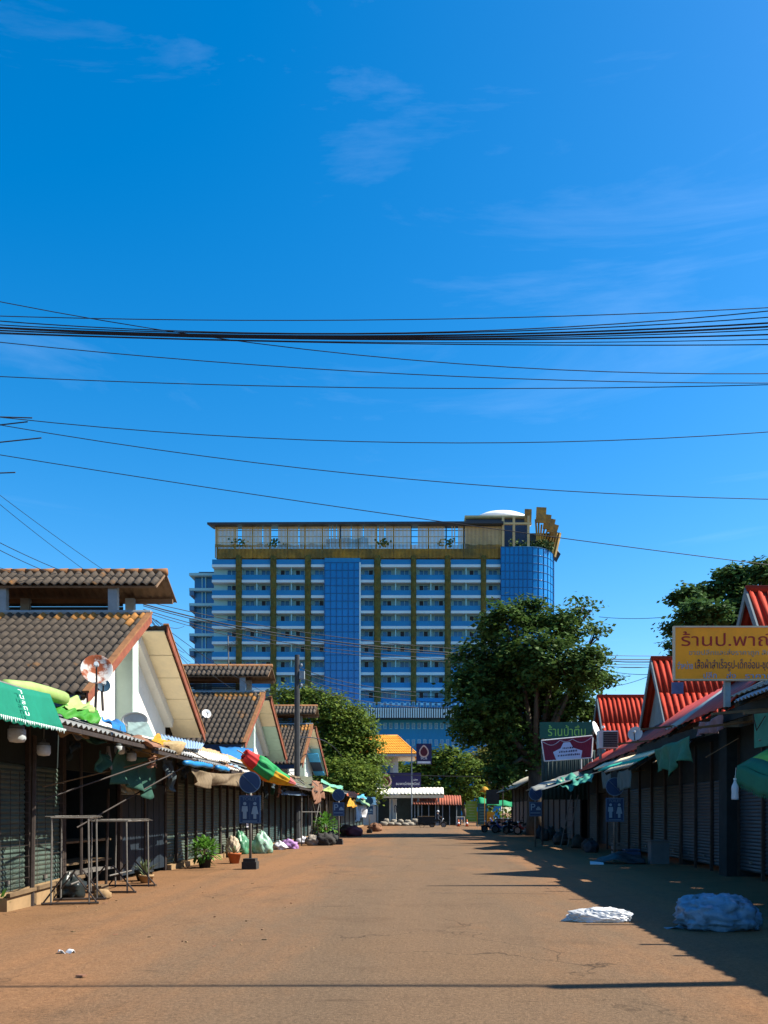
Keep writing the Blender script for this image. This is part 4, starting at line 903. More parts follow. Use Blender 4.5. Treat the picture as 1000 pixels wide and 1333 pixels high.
syl('ปลีก', 916, 933, 875, 883, M_tblue); syl('ส่ง', 946, 958, 875, 883, M_tblue); syl('ราคากันเอง', 970, 1035, 876, 883, M_tblue)
for x in (6.6, 7.9): m_ = MB(); m_.box(x-.06, x+.06, SD+.08, SD+.2, 3.9, b.z-.1); m_.build('post', M_gteal, ys)
# green shop name board and the curtain banner under it
gd = 40.
gs = thing('shop_sign', 'dark green shop name board with light green Thai lettering', 'sign', (P(737, 962, gd).x, gd, 5.0))
a, b = P(703, 961.5, gd), P(772, 940, gd); m_ = MB(); m_.box(a.x, b.x, gd, gd+.08, a.z, b.z); m_.build('board', mat('sign_dark_green', (.010, .085, .06), .6, var=.15), gs)
lettering('lettering', 'ร้านป้าติ๋ม', (P(738, 951, gd).x, gd-.004, P(738, 951, gd).z), (1, 0, 0), (0, 0, 1), P(762, 0, gd).x-P(713, 0, gd).x, .52, mat('sign_light_green', (.22, .50, .10), .6), gs, .008)
bn = thing('banner', 'printed banner with dark red curtains and pale blue notice on a white frame', 'banner', (P(740, 992, gd).x, gd-.3, 3.9))
tl, tr, br_, bl = P(705, 964, gd-.3), P(772, 957.5, gd-.3), P(770, 986.5, gd-.3), P(709, 991, gd-.3)
m_ = MB(); m_.slab([bl, br_, tr, tl], (0, .03, 0)); m_.build('sheet', mat('banner_red', (.13, .012, .035), .7, var=.45, scale=9, stretch=(6, 1, .6)), bn)
for p, q in ((tl, tr), (tr, br_), (br_, bl), (bl, tl)): m_ = MB(); m_.tube([p, q], .03, 6); m_.build('frame_pipe', mat('white_pipe', (.6, .62, .62), .5), bn)
def bq(u, v): return bl*(1-u)*(1-v)+br_*u*(1-v)+tr*u*v+tl*(1-u)*v + Vector((0, -.012, 0))
m_ = MB(); m_.slab([bq(*q) for q in ((.25, .02), (.78, .02), (.80, .36), (.62, .52), (.55, .8), (.42, .8), (.36, .55), (.20, .40))], (0, .006, 0)); m_.build('notice_panel', mat('banner_blue', (.40, .52, .72), .7, var=.05), bn)
for (u0, u1, s) in ((.02, .36, .78), (.60, .98, .78), (.36, .6, .9)):
    m_ = MB(); m_.tube([bq(u0+(u1-u0)*k/8, .93-(.2 if s < .8 else .1)*math.sin(math.pi*k/8)) for k in range(9)], .018, 4); m_.build('swag', mat('banner_grey', (.38, .34, .40), .7), bn)
rr = random.Random(3)
for row, (u0, u1, v) in enumerate(((.40, .60, .50), (.32, .70, .34), (.29, .74, .17))):
    m_ = MB(); u = u0
    while u < u1:
        w_ = rr.uniform(.012, .03); p = bq(u, v); q = bq(u+w_, v+rr.uniform(.06, .09)); m_.box(p.x, q.x, p.y-.006, p.y-.002, min(p.z, q.z), max(p.z, q.z)); u += w_+.012
    m_.build('print_line', M_tnavy, bn)
for px in (757, 771): pipe([P(px, 988, gd-.2), P(px, 1012, gd-.2)], .03, MATS['white_pipe'], bn, 'leg')
# corrugated shed wall below the banner
sh = thing('tin_shed', 'dark green corrugated shed wall below the curtain banner', 'shed', (6.5, 41, 0))
m_ = MB(); m_.corr((5.6, 41, 2.2), (8.2, 41, 2.2), (5.6, 41.02, 4.6), .2, .03, .02, 5); m_.build('corrugated_wall', mat('dark_green_tin', (.02, .05, .05), .6, var=.2), sh, True)
for x in (5.65, 8.1): pipe([(x, 41.1, 0), (x, 41.1, 5.9)], .05, M_pole, sh, 'post')
# air conditioner and dishes on the red roof
ac = thing('air_conditioner', 'air conditioner condenser with dark grille standing on the red lean-to', 'air conditioner', (7.6, 36.4, 4.2))
a, b = P(780, 974, 36.4), P(805, 951, 36.4); m_ = MB(); m_.box(a.x, b.x, 36.4, 36.9, a.z, b.z); m_.build('casing', mat('ac_casing', (.50, .52, .53), .5, var=.1), ac)
m_ = MB(); m_.box(a.x+.18, b.x-.03, 36.37, 36.398, a.z+.05, b.z-.06); gr = m_.build('grille', M_dark, ac)
m_ = MB()
for k in range(9): z = a.z+.09+k*.075; m_.box(a.x+.18, b.x-.03, 36.355, 36.368, z, z+.012)
m_.build('grille_bars', M_grey, gr)
for x in (a.x+.1, b.x-.1): m_ = MB(); m_.box(x-.03, x+.03, 36.45, 36.8, 3.9, a.z); m_.build('foot', M_pole2, ac)
dish('white satellite dish seen edge-on behind the air conditioner', P(777, 950, 37.4), .40, (.9, -.5, .35), MATS['white_dish'], P(779, 975, 37.2))
dish('small grey dish on the red lean-to beside the shophouse', P(827, 955, 30.5), .26, (-.5, -1, .3), mat('grey_dish', (.42, .43, .42), .5), P(832, 970, 30.8))
m_ = MB(); m_.box(*[P(x, 0, 29.9).x for x in (882, 897)], 30.52, 30.62, P(0, 903, 30.5).z, P(0, 888, 30.5).z); tag(m_.build('skylight_sheet', mat('skylight_blue', (.05, .10, .20), .4, var=.3)), 'small dark blue skylight sheet on the red ribbed roof', 'skylight')
# ragged end awnings before the big tree
o = tarp('tarpaulin', [P(690, 1026, 36), P(705, 1029, 35), P(790, 1003, 36), P(742, 1006, 41)], mat('faded_grey_tarp', (.15, .16, .15), .8, var=.3), None, .06, .04, 71); tag(o, 'faded grey tarpaulin sloping toward the right-hand parking sign', 'tarpaulin')
o = tarp('tin_sheet', [P(707, 1019, 37.5), P(714, 1022, 36.5), P(746, 1012, 38), P(738, 1009, 40)], M_cream2, None, .03, 0, 72); tag(o, 'pale cream strip of sheet on the ragged end awning', 'sheet')
for i, q in enumerate((((722, 1024, 35.5), (744, 1026, 34.5), (760, 1010, 37), (730, 1012, 38.5)), ((744, 1022, 34), (770, 1018, 33), (774, 1008, 35.5), (748, 1010, 37)))):
    o = tarp('tarpaulin', [P(*a) for a in q], mat('sea_green_tarp', (.05, .26, .19), .6, var=.35, scale=6, trans=.2), None, .16, .02, 74+i, 20, 12); tag(o, ('crumpled sea green tarpaulin below the curtain banner', 'crumpled sea green tarpaulin tucked under the faded grey one')[i], 'tarpaulin')
for i in range(12):
    y = 13+i*2.3; a = Vector((6.7+U(-.3, .3), y, 3.0+U(-.2, .4))); b = a+Vector((U(.4, 1.1), U(-1, 1), U(.0, .5))); m_ = MB(); m_.tube([a, b], U(.012, .025), 6)
    tag(m_.build('loose_batten', (M_pole2, M_wood)[i % 2]), 'thin batten or pipe wedged under the shaded roof edges', 'batten', 'battens under the shaded roofs')
for i in range(9):   # straight poles jutting out over the street (they cast the spiked shadow edge)
    y = (9.6, 10.4, 12.2, 13.1, 15.6, 17.1, 19.2, 23.6, 26.4)[i]; z = U(3.3, 4.1)
    m_ = MB(); m_.beam((7.4, y, z+.15), (U(5.7, 6.4), y+U(-.08, .08), z), .08, .05); tag(m_.build('roof_outrigger', M_wood), 'wooden outrigger jutting from the shaded stall roofs', 'outrigger', 'outriggers on the shaded stalls')
# clutter along the shaded fronts
def crate(name, label, c, s, m, group=None):
    cr_ = thing(name, label, 'crate', c, group); c = Vector(c)
    for z in (0, .45, .9):
        for sx, sy, lx, ly in ((0, -1, s[0], .02), (0, 1, s[0], .02), (-1, 0, .02, s[1]), (1, 0, .02, s[1])):
            m_ = MB(); cx, cy = c.x+sx*s[0]/2, c.y+sy*s[1]/2; m_.box(cx-lx/2, cx+lx/2, cy-ly/2, cy+ly/2, c.z+s[2]*z*.95+.01, c.z+s[2]*(z*.95+.32 if z < .9 else 1)); m_.build('slat', m, cr_)
    m_ = MB(); m_.box(c.x-s[0]/2+.011, c.x+s[0]/2-.011, c.y-s[1]/2+.011, c.y+s[1]/2-.011, c.z, c.z+.03); m_.build('base', m, cr_); return cr_
crate('crate', 'dark blue plastic crate standing by the shaded toilet sign', (6.9, 28.4, 0), (.5, .4, .35), mat('crate_blue', (.03, .07, .16), .6))
crate('crate', 'grey plastic crate against the teal shutters', (7.2, 31.5, 0), (.5, .4, .45), mat('crate_grey', (.12, .12, .12), .6))
m_ = MB(); m_.box(6.9, 7.45, 25.9, 26.3, 0, .7); m_.box(6.85, 7.5, 25.85, 26.35, .7, .73); tag(m_.build('cabinet', mat('cabinet_grey', (.08, .10, .11), .6, var=.2)), 'low grey cabinet standing against the teal shutters', 'cabinet')
o = tarp('tarpaulin', [(5.1, 26.0, .05), (6.7, 25.7, .05), (6.8, 26.8, .22), (5.6, 26.9, .2)], mat('black_tarp', (.03, .035, .04), .5, var=.3), None, .12, -.12, 81, 24, 12); tag(o, 'black tarpaulin heaped at the foot of the shaded toilet sign', 'tarpaulin')
m_ = MB(); m_.slab([(4.95, 25.5, .01), (5.35, 25.45, .01), (5.4, 25.75, .05), (5.0, 25.8, .09)], (0, 0, .01)); tag(m_.build('paper_scrap', mat('paper', (.62, .62, .64), .8)), 'pale paper scrap in the shade before the black tarpaulin', 'litter')
for i, (x, y) in enumerate(((5.8, 34.2), (5.9, 34.9))):
    pass
ld = thing('ladder', 'narrow wooden ladder leaning on the far shaded stall', 'ladder', (6.2, 39, 0))
for dx in (0, .32): pipe([(6.2+dx, 39, 0), (6.75+dx, 39.3, 2.4)], .025, M_pole2, ld, 'rail')
for k in range(7): t = (k+1)/8; pipe([(6.2+.55*t, 39+.3*t, 2.4*t), (6.52+.55*t, 39+.3*t, 2.4*t)], .015, M_pole2, ld, 'rung')
for i in range(10):
    y = 33.5+i*1.9; c = Vector((7.0+U(-.5, .2), y, 0)); r_ = (U(.2, .35), U(.2, .4), U(.2, .4))
    blob('goods_sack', c+Vector((0, 0, r_[2]*.9)), r_, mat('dark_sack_%d' % (i % 3), ((.02, .024, .03), (.035, .03, .025), (.018, .026, .022))[i % 3], .8, var=.3), None, 90+i, .3, 28, 0, 2.6, 2.2, .35)
    tag(bpy.data.objects[-1] if False else COL.objects[-1], 'dark covered bundle standing along the shaded stall fronts', 'bundle', 'bundles along the shaded stalls')
# two plastic bags on the road
M_bagw = mat('white_plastic_bag', (.72, .74, .76), .35, var=.2, scale=6, col2=(.5, .5, .5), thr=.6, bump=.5, bscale=12, spec=.5, trans=.25)
M_bagb = mat('blue_white_bag', (.13, .26, .40), .4, var=.3, scale=5, bump=.6, bscale=9, spec=.5, trans=.15, col2=(.03, .06, .07), thr=.6, soft=.08, scale2=3.5)
wb = G(776, 1202); b1 = thing('plastic_bag', 'long white translucent plastic bag lying across the shadow edge', 'bag', wb)
blob('bag_body', wb+Vector((.05, 0, .105)), (.44, .17, .115), M_bagw, b1, 1, .17, 60, .05, 2.2, 2.0, 0, False)
m_ = MB(); m_.tube([wb+Vector((-.28, 0, .09)), wb+Vector((-.40, .01, .05)), wb+Vector((-.5, .0, .03))], [.10, .045, .012], 10); m_.build('bag_neck', M_bagw, b1, True)
bb = G(934, 1211); b2 = thing('plastic_bag', 'big bulging blue-white rubbish bag in the shade', 'bag', bb)
blob('bag_body', bb+Vector((-.02, 0, .23)), (.47, .34, .235), M_bagb, b2, 2, .2, 60, .04, 2.6, 2.4)
blob('bag_end', bb+Vector((.42, .02, .16)), (.16, .2, .16), M_bagb, b2, 5, .3, 32, .05)
m_ = MB(); m_.sheet(lambda u, v: bb+Vector((-.72+.34*u, -.06+.2*v, .02+.05*math.sin(u*5+v*3)*u+.03*u)), 10, 8, .006); m_.build('bag_flap', M_bagb, b2, True)

# ---------------------------------------------------------------- road signs
M_sblue = mat('sign_blue_face', (.006, .04, .115), .45, var=.1, spec=.4); M_sgl = mat('sign_pale_mark', (.20, .32, .40), .5, var=.1)
M_sbord = mat('sign_border', (.10, .19, .28), .5); M_conc = mat('dark_concrete', (.035, .033, .03), .95, var=.3, bump=.5, bscale=20)
def road_sign(label, base, kind, H=2.72, group=None, block=True, arrow=False):
    b = Vector(base); s = thing('road_sign', label, 'sign', b, group)
    m_ = MB(); m_.tube([b, b+Vector((0, 0, H-.1))], .038, 8); m_.build('pole', M_pole2, s, True)
    if block: m_ = MB(); m_.slab([b+Vector(q) for q in ((-.20, -.2, 0), (.2, -.2, 0), (.2, .2, 0), (-.2, .2, 0))], (0, 0, .22)); m_.slab([b+Vector(q) for q in ((-.17, -.17, .221), (.17, -.17, .221), (.17, .17, .221), (-.17, .17, .221))], (0, 0, .09)); m_.build('base_block', M_conc, s)
    R = .30; c = b+Vector((0, -.06, H-R)); Mx = Matrix.Rotation(math.radians(90), 3, 'X')
    m_ = MB(); m_.lathe([(R, 0), (R, .015), (0, .015)], c, 32, Mx); dk = m_.build('disc', M_sblue, s)
    m_ = MB(); m_.lathe([(R*.93, .016), (R*1.0, .016), (R, .02), (R*.93, .02), (R*.93, .016)], c, 32, Mx); m_.build('disc_rim', M_sbord, dk)
    m_ = MB(); m_.beam(c+Vector((-R*.68, -.018, R*.68)), c+Vector((R*.68, -.018, -R*.68)), .004, .05, (0, -1, 0)); m_.build('disc_bar', M_sbord, dk)
    z1 = H-2*R-.06; h_ = .78 if kind == 'toilet' else .66; w_ = .60 if kind == 'toilet' else .56
    x, y = b.x, b.y-.06
    m_ = MB(); m_.box(x-w_/2, x+w_/2, y-.012, y+.005, z1-h_, z1); pl_ = m_.build('plate', M_sblue, s)
    m_ = MB(); t = .015
    for a in ((x-w_/2+t, x+w_/2-t, z1-2*t, z1-t), (x-w_/2+t, x+w_/2-t, z1-h_+t, z1-h_+2*t), (x-w_/2+t, x-w_/2+2*t, z1-h_+2*t, z1-2*t), (x+w_/2-2*t, x+w_/2-t, z1-h_+2*t, z1-2*t)): m_.box(a[0], a[1], y-.016, y-.013, a[2], a[3])
    m_.build('border', M_sbord, pl_)
    if kind == 'toilet':
        lettering('lettering', 'TOILET', (x, y-.012, z1-.10), (1, 0, 0), (0, 0, 1), .40, .085, M_sbord, pl_, .004)
        for sx in (-.14, .14):
            cz = z1-.40; m_ = MB(); m_.lathe([(.045, 0), (.045, .004), (0, .004)], (x+sx, y-.012, cz+.17), 14, Mx)
            if sx < 0: pts = [(-.075, .10), (.075, .10), (.085, -.05), (.05, -.05), (.05, -.25), (-.05, -.25), (-.05, -.05), (-.085, -.05)]
            else: pts = [(-.05, .10), (.05, .10), (.10, -.12), (.04, -.12), (.04, -.25), (-.04, -.25), (-.04, -.12), (-.10, -.12)]
            m_.slab([(x+sx+p[0], y-.016, cz+p[1]) for p in pts][::-1], (0, -.003, 0)); m_.build('figure', M_sgl, pl_)
        m_ = MB(); m_.box(x-.003, x+.003, y-.016, y-.013, z1-.68, z1-.2); m_.build('divider', M_sbord, pl_)
        m_ = MB(); m_.box(x-.2, x+.2, y-.016, y-.013, z1-.73, z1-.70); m_.build('print_line', M_sbord, pl_)
    else:
        lettering('lettering', 'P', (x-.11, y-.012, z1-.24), (1, 0, 0), (0, 0, 1), .20, .30, M_sgl, pl_, .004)
        m_ = MB(); m_.slab([(x+p[0], y-.016, z1+p[1]) for p in ((.03, -.38), (.24, -.38), (.24, -.30), (.20, -.29), (.17, -.22), (.09, -.22), (.06, -.29), (.03, -.30))][::-1], (0, -.003, 0)); m_.build('car_symbol', M_sgl, pl_)
        m_ = MB(); m_.box(x-.22, x+.22, y-.016, y-.013, z1-.53, z1-.48); m_.build('print_line', M_sbord, pl_)
    return s
road_sign('blue toilet sign with no-parking disc on a dark concrete block in the sun', G(326, 1132), 'toilet')
road_sign('blue parking sign with no-parking disc beside the rubble heap', G(441, 1100), 'p')
road_sign('blue parking sign with no-parking disc at the end of the sunlit stalls', G(481, 1085), 'p')
road_sign('blue toilet sign with no-parking disc before the shaded teal shutters', G(800, 1121), 'toilet', block=False)
road_sign('blue parking sign with no-parking disc in the shade near the tree', G(697, 1103), 'p', block=False)

# ---------------------------------------------------------------- racks, plants, rubbish on the sunny side
def rack(label, c, L, W, Hh, m, ang=0):
    c = Vector(c); r = thing('metal_rack', label, 'rack', c); M_ = Matrix.Rotation(ang, 3, 'Z')
    def q(x, y, z): return c + M_ @ Vector((x, y, z))
    for y in (-L/2, L/2):
        for x in (-W/2, W/2): pipe([q(x, y, 0), q(x*.95, y, Hh)], .016, m, r, 'leg')
        pipe([q(-W*.75, y, .03), q(W*.75, y, .03)], .022, M_pole, r, 'foot'); pipe([q(-W*.7, y, .04), q(-W*.1, y, .55)], .016, M_pole, r, 'brace'); pipe([q(W*.7, y, .04), q(W*.1, y, .55)], .016, M_pole, r, 'brace')
        pipe([q(-W/2, y, Hh), q(W/2, y, Hh)], .018, m, r, 'top_rail')
    for x in (-W/2, W/2): pipe([q(x, -L/2, Hh), q(x, L/2, Hh)], .018, m, r, 'top_rail')
    m_ = MB()
    for k in range(14): y = -L/2+L*(k+.5)/14; m_.tube([q(-W/2-.1, y, Hh+.02), q(W/2+.1, y, Hh+.02+U(-.02, .02))], .006, 4)
    for k in range(5): x = -W/2+W*(k+.5)/5; m_.tube([q(x, -L/2, Hh+.03), q(x, L/2, Hh+.03)], .006, 4)
    m_.build('wire_top', m, r); pipe([q(0, -L/2, .35), q(0, L/2, .35)], .015, m, r, 'stretcher')
    return r
rack('bare pipe rack with splayed feet before the wire grid shutters', (-6.2, 14.9, 0), .75, .62, 1.5, M_pole2, .2)
rack('second bare pipe rack with wire top before the open bay', (-6.25, 17.3, 0), 1.5, .7, 1.42, M_pole2, .05)
pipe_t = MB(); pipe_t.tube([(-6.9, 18.2, 0), (-6.85, 18.2, 2.1)], .03, 6); tag(pipe_t.build('leaning_post', M_pole), 'single rusty post standing at the open bay', 'post')
m_ = MB(); m_.box(-6.75, -6.5, 16.9, 17.3, .0, .12); tag(m_.build('wood_offcut', M_wood) , 'short wood offcut by the rack feet', 'wood')
blob('rubbish_bag', (-6.55, 15.6, .2), (.22, .25, .22), mat('black_bag', (.015, .02, .02), .35, var=.3, spec=.3), None, 21, .4, 30, 0, 2.3, 2.0, .5); tag(COL.objects[-1], 'small black bag under the first bare rack', 'bag')
blob('stone', (-5.95, 15.5, .08), (.15, .12, .1), M_plinth, None, 22); tag(COL.objects[-1], 'tan stone lying at the rack foot', 'stone')
def pot(m_, c, r, h): m_.lathe([(r*.7, 0), (r, h), (r*1.08, h), (r*1.08, h+.05), (r*.92, h+.05), (r*.88, h-.02), (0, h-.03)], c, 14)
def leaf_mesh(mb, base, tip, w, bend=.25):
    a, t = Vector(base), Vector(tip); d = t-a; sd_ = d.cross(Vector((0, 0, 1)))
    sd_ = sd_.normalized() if sd_.length > 1e-5 else Vector((1, 0, 0)); L = d.length; vs = []; n = 4
    for k in range(n+1):
        f_ = k/n; p = a+d*f_-Vector((0, 0, bend*L*f_*f_)); ww = w*math.sin(math.pi*min(.98, .12+f_*.86)); vs += [p-sd_*ww/2, p+Vector((0, 0, -.15*ww)), p+sd_*ww/2]
    fs = []
    for k in range(n): b_ = k*3; fs += [(b_, b_+1, b_+4, b_+3), (b_+1, b_+2, b_+5, b_+4)]
    mb.add(vs, fs)
M_leafb = mat('bush_leaf', (.09, .22, .03), .55, var=.35, scale=7, trans=.35); M_agave = mat('agave_leaf', (.10, .13, .06), .6, var=.3, scale=8, trans=.1); M_terra = mat('terracotta', (.38, .11, .035), .85, var=.2)
bu = thing('potted_bush', 'round bright green leafy bush standing before olive shutters', 'plant', (-6.35, 24.2, 0)); bc = Vector((-6.35, 24.2, 0))
m_ = MB(); pot(m_, bc, .2, .24); m_.build('pot', M_dark, bu, True)
m_ = MB(); rb = random.Random(5)
for i in range(420):
    d = Vector((rb.gauss(0, 1), rb.gauss(0, 1), rb.gauss(.3, .8))).normalized(); r_ = rb.uniform(.35, 1)
    a = bc+Vector((0, 0, .5))+Vector((d.x*.42, d.y*.42, d.z*.40))*r_; leaf_mesh(m_, a, a+(d+Vector((rb.uniform(-.5, .5), rb.uniform(-.5, .5), .2))).normalized()*rb.uniform(.12, .2), .075)
o = m_.build('foliage', M_leafb, bu, True)
m_ = MB()
for i in range(9): a = i*.7; m_.tube([bc+Vector((0, 0, .2)), bc+Vector((.15*math.cos(a), .15*math.sin(a), .55))], .01, 4)
m_.build('stems', M_wood, bu)
def spiky(label, c, r, h, n, seed, m, potm):
    c = Vector(c); t = thing('potted_plant', label, 'plant', c); m_ = MB(); pot(m_, c, r, h); m_.build('pot', potm, t, True); rr_ = random.Random(seed)
    for i in range(n):
        a = i*2.4; e = rr_.uniform(.5, 1.4); l = rr_.uniform(.3, .5); m_ = MB(); b = c+Vector((0, 0, h)); leaf_mesh(m_, b, b+Vector((math.cos(a)*math.cos(e), math.sin(a)*math.cos(e), math.sin(e)))*l, .06, .18); m_.build('leaf', m, t, True)
spiky('spiky potted agave at the corner of the dark blue boards', (-6.55, 19.6, 0), .2, .2, 22, 1, M_agave, M_dark)
spiky('low tan pot with small spiky plant beside the agave', (-6.3, 19.0, 0), .16, .14, 8, 2, M_agave, M_plinth)
spiky('orange terracotta pot with thin tall plant beside the green bush', (-5.95, 26.2, 0), .2, .28, 9, 3, M_agave, M_terra)
spiky('weedy plant at the foot of the nearest shutters', (-6.9, 13.6, 0), .06, .02, 14, 4, M_leafb, M_dark)
for i, (px, py, r_, m, lb, nm) in enumerate(((312, 1112, (.32, .3, .42), mat('green_bag', (.06, .20, .11), .4, var=.4, scale=5, spec=.5), 'green rubbish bag slumped behind the toilet sign', 'rubbish_bag'),
    (340, 1111, (.34, .3, .40), mat('pale_green_bag', (.25, .42, .32), .4, var=.4, scale=5, spec=.5), 'pale green and white rubbish bag beside the green one', 'rubbish_bag'),
    (326, 1106, (.3, .3, .45), mat('red_bag', (.30, .05, .05), .5, var=.4, scale=5), 'dull red bundle behind the green rubbish bags', 'bundle'),
    (303, 1116, (.22, .2, .36), mat('stone_bundle', (.34, .28, .2), .8, var=.3), 'tan sack beside the terracotta pot', 'sack'),
    (376, 1105, (.36, .3, .2), mat('violet_bag', (.30, .16, .36), .4, var=.35, scale=6), 'violet plastic bag on the apron beyond the toilet sign', 'rubbish_bag'),
    (364, 1106, (.28, .3, .17), mat('whitish_bag', (.5, .5, .54), .4, var=.3), 'whitish plastic bag beside the violet one', 'rubbish_bag'),
    (350, 1098, (.4, .4, .5), M_dark, 'dark bundle standing before the drawn-up shutters', 'bundle'),
    (408, 1101, (.35, .3, .25), mat('rubble', (.25, .22, .18), .9, var=.4, scale=8, bump=.6, bscale=9), 'pale rubble lump at the base of the hanging cloths', 'rubble'),
    (423, 1101, (.42, .35, .30), M_conc, 'dark rubble lump left of the parking sign', 'rubble'),
    (432, 1100, (.3, .3, .34), M_dark, 'black bag beside the parking sign', 'rubbish_bag'),
    (395, 1099, (.3, .25, .18), MATS['whitish_bag'], 'white plastic bag by the rubble heap', 'rubbish_bag'),
    (488, 1083, (.5, .4, .35), mat('brown_heap', (.18, .09, .05), .9, var=.3), 'brown heap beside the far parking sign', 'heap'),
    (461, 1089, (.5, .4, .35), mat('maroon_heap', (.15, .04, .05), .8, var=.3), 'maroon crate-like bundle under the white cloths', 'bundle'),
    (452, 1088, (.5, .5, .35), M_brown, 'brown bundle under the yellow awning flap', 'bundle'))):
    g_ = G(px, py); blob(nm, g_+Vector((0, 0, r_[2]*.9)), r_, m, None, 30+i, .38 if 'bag' in nm else .3, 32, 0, 2.3, 2.0, .5 if 'bag' in nm else .15); tag(COL.objects[-1], lb, 'bag' if 'bag' in nm else nm.split('_')[-1])
bu2 = thing('bush', 'small leafy bush with pale flowers behind the parking sign', 'plant', G(424, 1097)); bc = G(424, 1097); m_ = MB()
for i in range(300):
    d = Vector((rb.gauss(0, 1), rb.gauss(0, 1), rb.gauss(.3, .8))).normalized(); a = bc+Vector((0, 0, .8))+Vector((d.x*.6, d.y*.6, d.z*.7))*rb.uniform(.3, 1); leaf_mesh(m_, a, a+d*.25, .12)
m_.build('foliage', M_leafb, bu2, True); m_ = MB(); m_.tube([bc, bc+Vector((0, 0, .8))], .05, 6); m_.build('stem', M_wood, bu2)
m_ = MB(); p = G(88, 1243); m_.sheet(lambda u, v: p+Vector((-.09+.17*u, -.05+.09*v, .03+.03*math.sin(u*7+v*4))), 10, 6, .004); tag(m_.build('paper_scrap', mat('paper_white', (.75, .74, .72), .8), None, True), 'crumpled white paper scrap on the sunny road', 'litter')
m_ = MB(); p = G(83, 1170); m_.sheet(lambda u, v: p+Vector((-.14+.28*u, -.06+.12*v, .03+.03*math.sin(u*9+v*5))), 10, 6, .004); tag(m_.build('plastic_scrap', mat('scrap_blue', (.16, .2, .3), .5), None, True), 'bluish plastic scrap lying before the rack feet', 'litter')
m_ = MB(); p = G(105, 1276); m_.slab([p+Vector(q) for q in ((-.04, -.02, .036), (.03, -.03, .036), (.05, .02, .036), (-.02, .03, .036))], (0, 0, .015)); tag(m_.build('dark_chip', M_brown), 'tiny dark chip lying by the road seam', 'litter')
rl = random.Random(9)
for i in range(46):
    px, py = rl.uniform(60, 420), rl.uniform(1105, 1240); 
    if px < 200 and py < 1170: continue
    p = G(px, py); s_ = rl.uniform(.02, .05); m_ = MB(); m_.slab([p+Vector((rl.uniform(-1, 1)*s_, rl.uniform(-1, 1)*s_, .03)) for _ in range(3)], (0, 0, .012)); tag(m_.build('leaf_litter', (M_brown, M_wood, M_plinth)[i % 3]), 'tiny dry leaf or chip scattered on the sunny road', 'litter', 'litter on the road')

# ---------------------------------------------------------------- trees
def leaf_mat(name, c1, c2, tr=.3):
    m = mat(name, c1, .6, var=.5, scale=1.1, col2=c2, thr=.5, soft=.12, scale2=1.3, trans=tr, spec=.08); return m
def tree(name, label, base, lobes, n, leaf, trunk, m, seed, bark, fork=.45, cat='tree', group=None, droop=0):
    b = Vector(base); t = thing(name, label, cat, b, group); r = np.random.RandomState(seed)
    C = np.array([list(l[0]) for l in lobes]); R = np.array([list(l[1]) for l in lobes]); w = (R[:, 0]*R[:, 1]*R[:, 2])**.8; w /= w.sum()
    ncl = max(20, n//42); idx = r.choice(len(lobes), ncl, p=w); d = r.normal(size=(ncl, 3)); d /= np.linalg.norm(d, axis=1)[:, None]
    rad = .40+.78*r.rand(ncl)**.8; cc = C[idx]+d*R[idx]*rad[:, None]
    k = r.choice(ncl, n); size = np.cbrt(R.prod(1).mean())*.30
    off = r.normal(size=(n, 3))*size*np.array([1, 1, .55]); pos = cc[k]+off; pos[:, 2] -= droop*np.abs(off[:, 0])
    ang = r.rand(n)*6.283; tilt = r.normal(size=(n, 3))*.55+np.array([0, 0, 1.0]); tilt += d[k]*.5; tilt /= np.linalg.norm(tilt, axis=1)[:, None]
    u = np.stack([np.cos(ang), np.sin(ang), np.zeros(n)], 1); u -= tilt*(u*tilt).sum(1)[:, None]; u /= np.linalg.norm(u, axis=1)[:, None]; v = np.cross(tilt, u)
    s = leaf*(.6+.8*r.rand(n))[:, None]; q = np.empty((n, 4, 3)); q[:, 0] = pos-u*s*.5; q[:, 1] = pos+v*s*.3-tilt*s*.06; q[:, 2] = pos+u*s*.5; q[:, 3] = pos-v*s*.3-tilt*s*.06
    q = q.reshape(-1, 3)-np.array(b); me = bpy.data.meshes.new('crown'); me.vertices.add(4*n); me.vertices.foreach_set('co', q.ravel()); me.loops.add(4*n); me.loops.foreach_set('vertex_index', np.arange(4*n, dtype=np.int32))
    me.polygons.add(n); me.polygons.foreach_set('loop_start', np.arange(0, 4*n, 4, dtype=np.int32)); me.polygons.foreach_set('loop_total', np.full(n, 4, dtype=np.int32)); me.materials.append(m); me.update()
    o = bpy.data.objects.new('crown', me); COL.objects.link(o); o.parent = t
    cen = Vector(C.mean(0)); fk = b.lerp(Vector((b.x*.6+cen.x*.4, b.y*.6+cen.y*.4, cen.z)), fork)
    rr_ = random.Random(seed); m_ = MB(); pts = [b, b.lerp(fk, .3)+Vector((rr_.uniform(-.1, .1), 0, 0)), b.lerp(fk, .7)+Vector((rr_.uniform(-.15, .15), 0, 0)), fk]
    m_.tube(pts, [trunk*1.35, trunk*1.05, trunk*.95, trunk*.85], 10); m_.build('trunk', bark, t, True)
    for l in lobes:
        c = Vector(l[0]); mid = fk.lerp(c, .5)+Vector((rr_.uniform(-.4, .4), rr_.uniform(-.4, .4), rr_.uniform(.1, .6))); m_ = MB(); m_.tube([fk-Vector((0, 0, .3)), mid, c], [trunk*.5, trunk*.28, trunk*.08], 6); lb_ = m_.build('limb', bark, t, True)
        for _ in range(3):
            e = c+Vector((rr_.uniform(-1, 1)*l[1][0], rr_.uniform(-1, 1)*l[1][1], rr_.uniform(-.6, .8)*l[1][2])); m_ = MB(); m_.tube([mid.lerp(c, rr_.uniform(.3, .9)), e], [trunk*.12, trunk*.04], 5); m_.build('branch', bark, lb_, True)
    return t
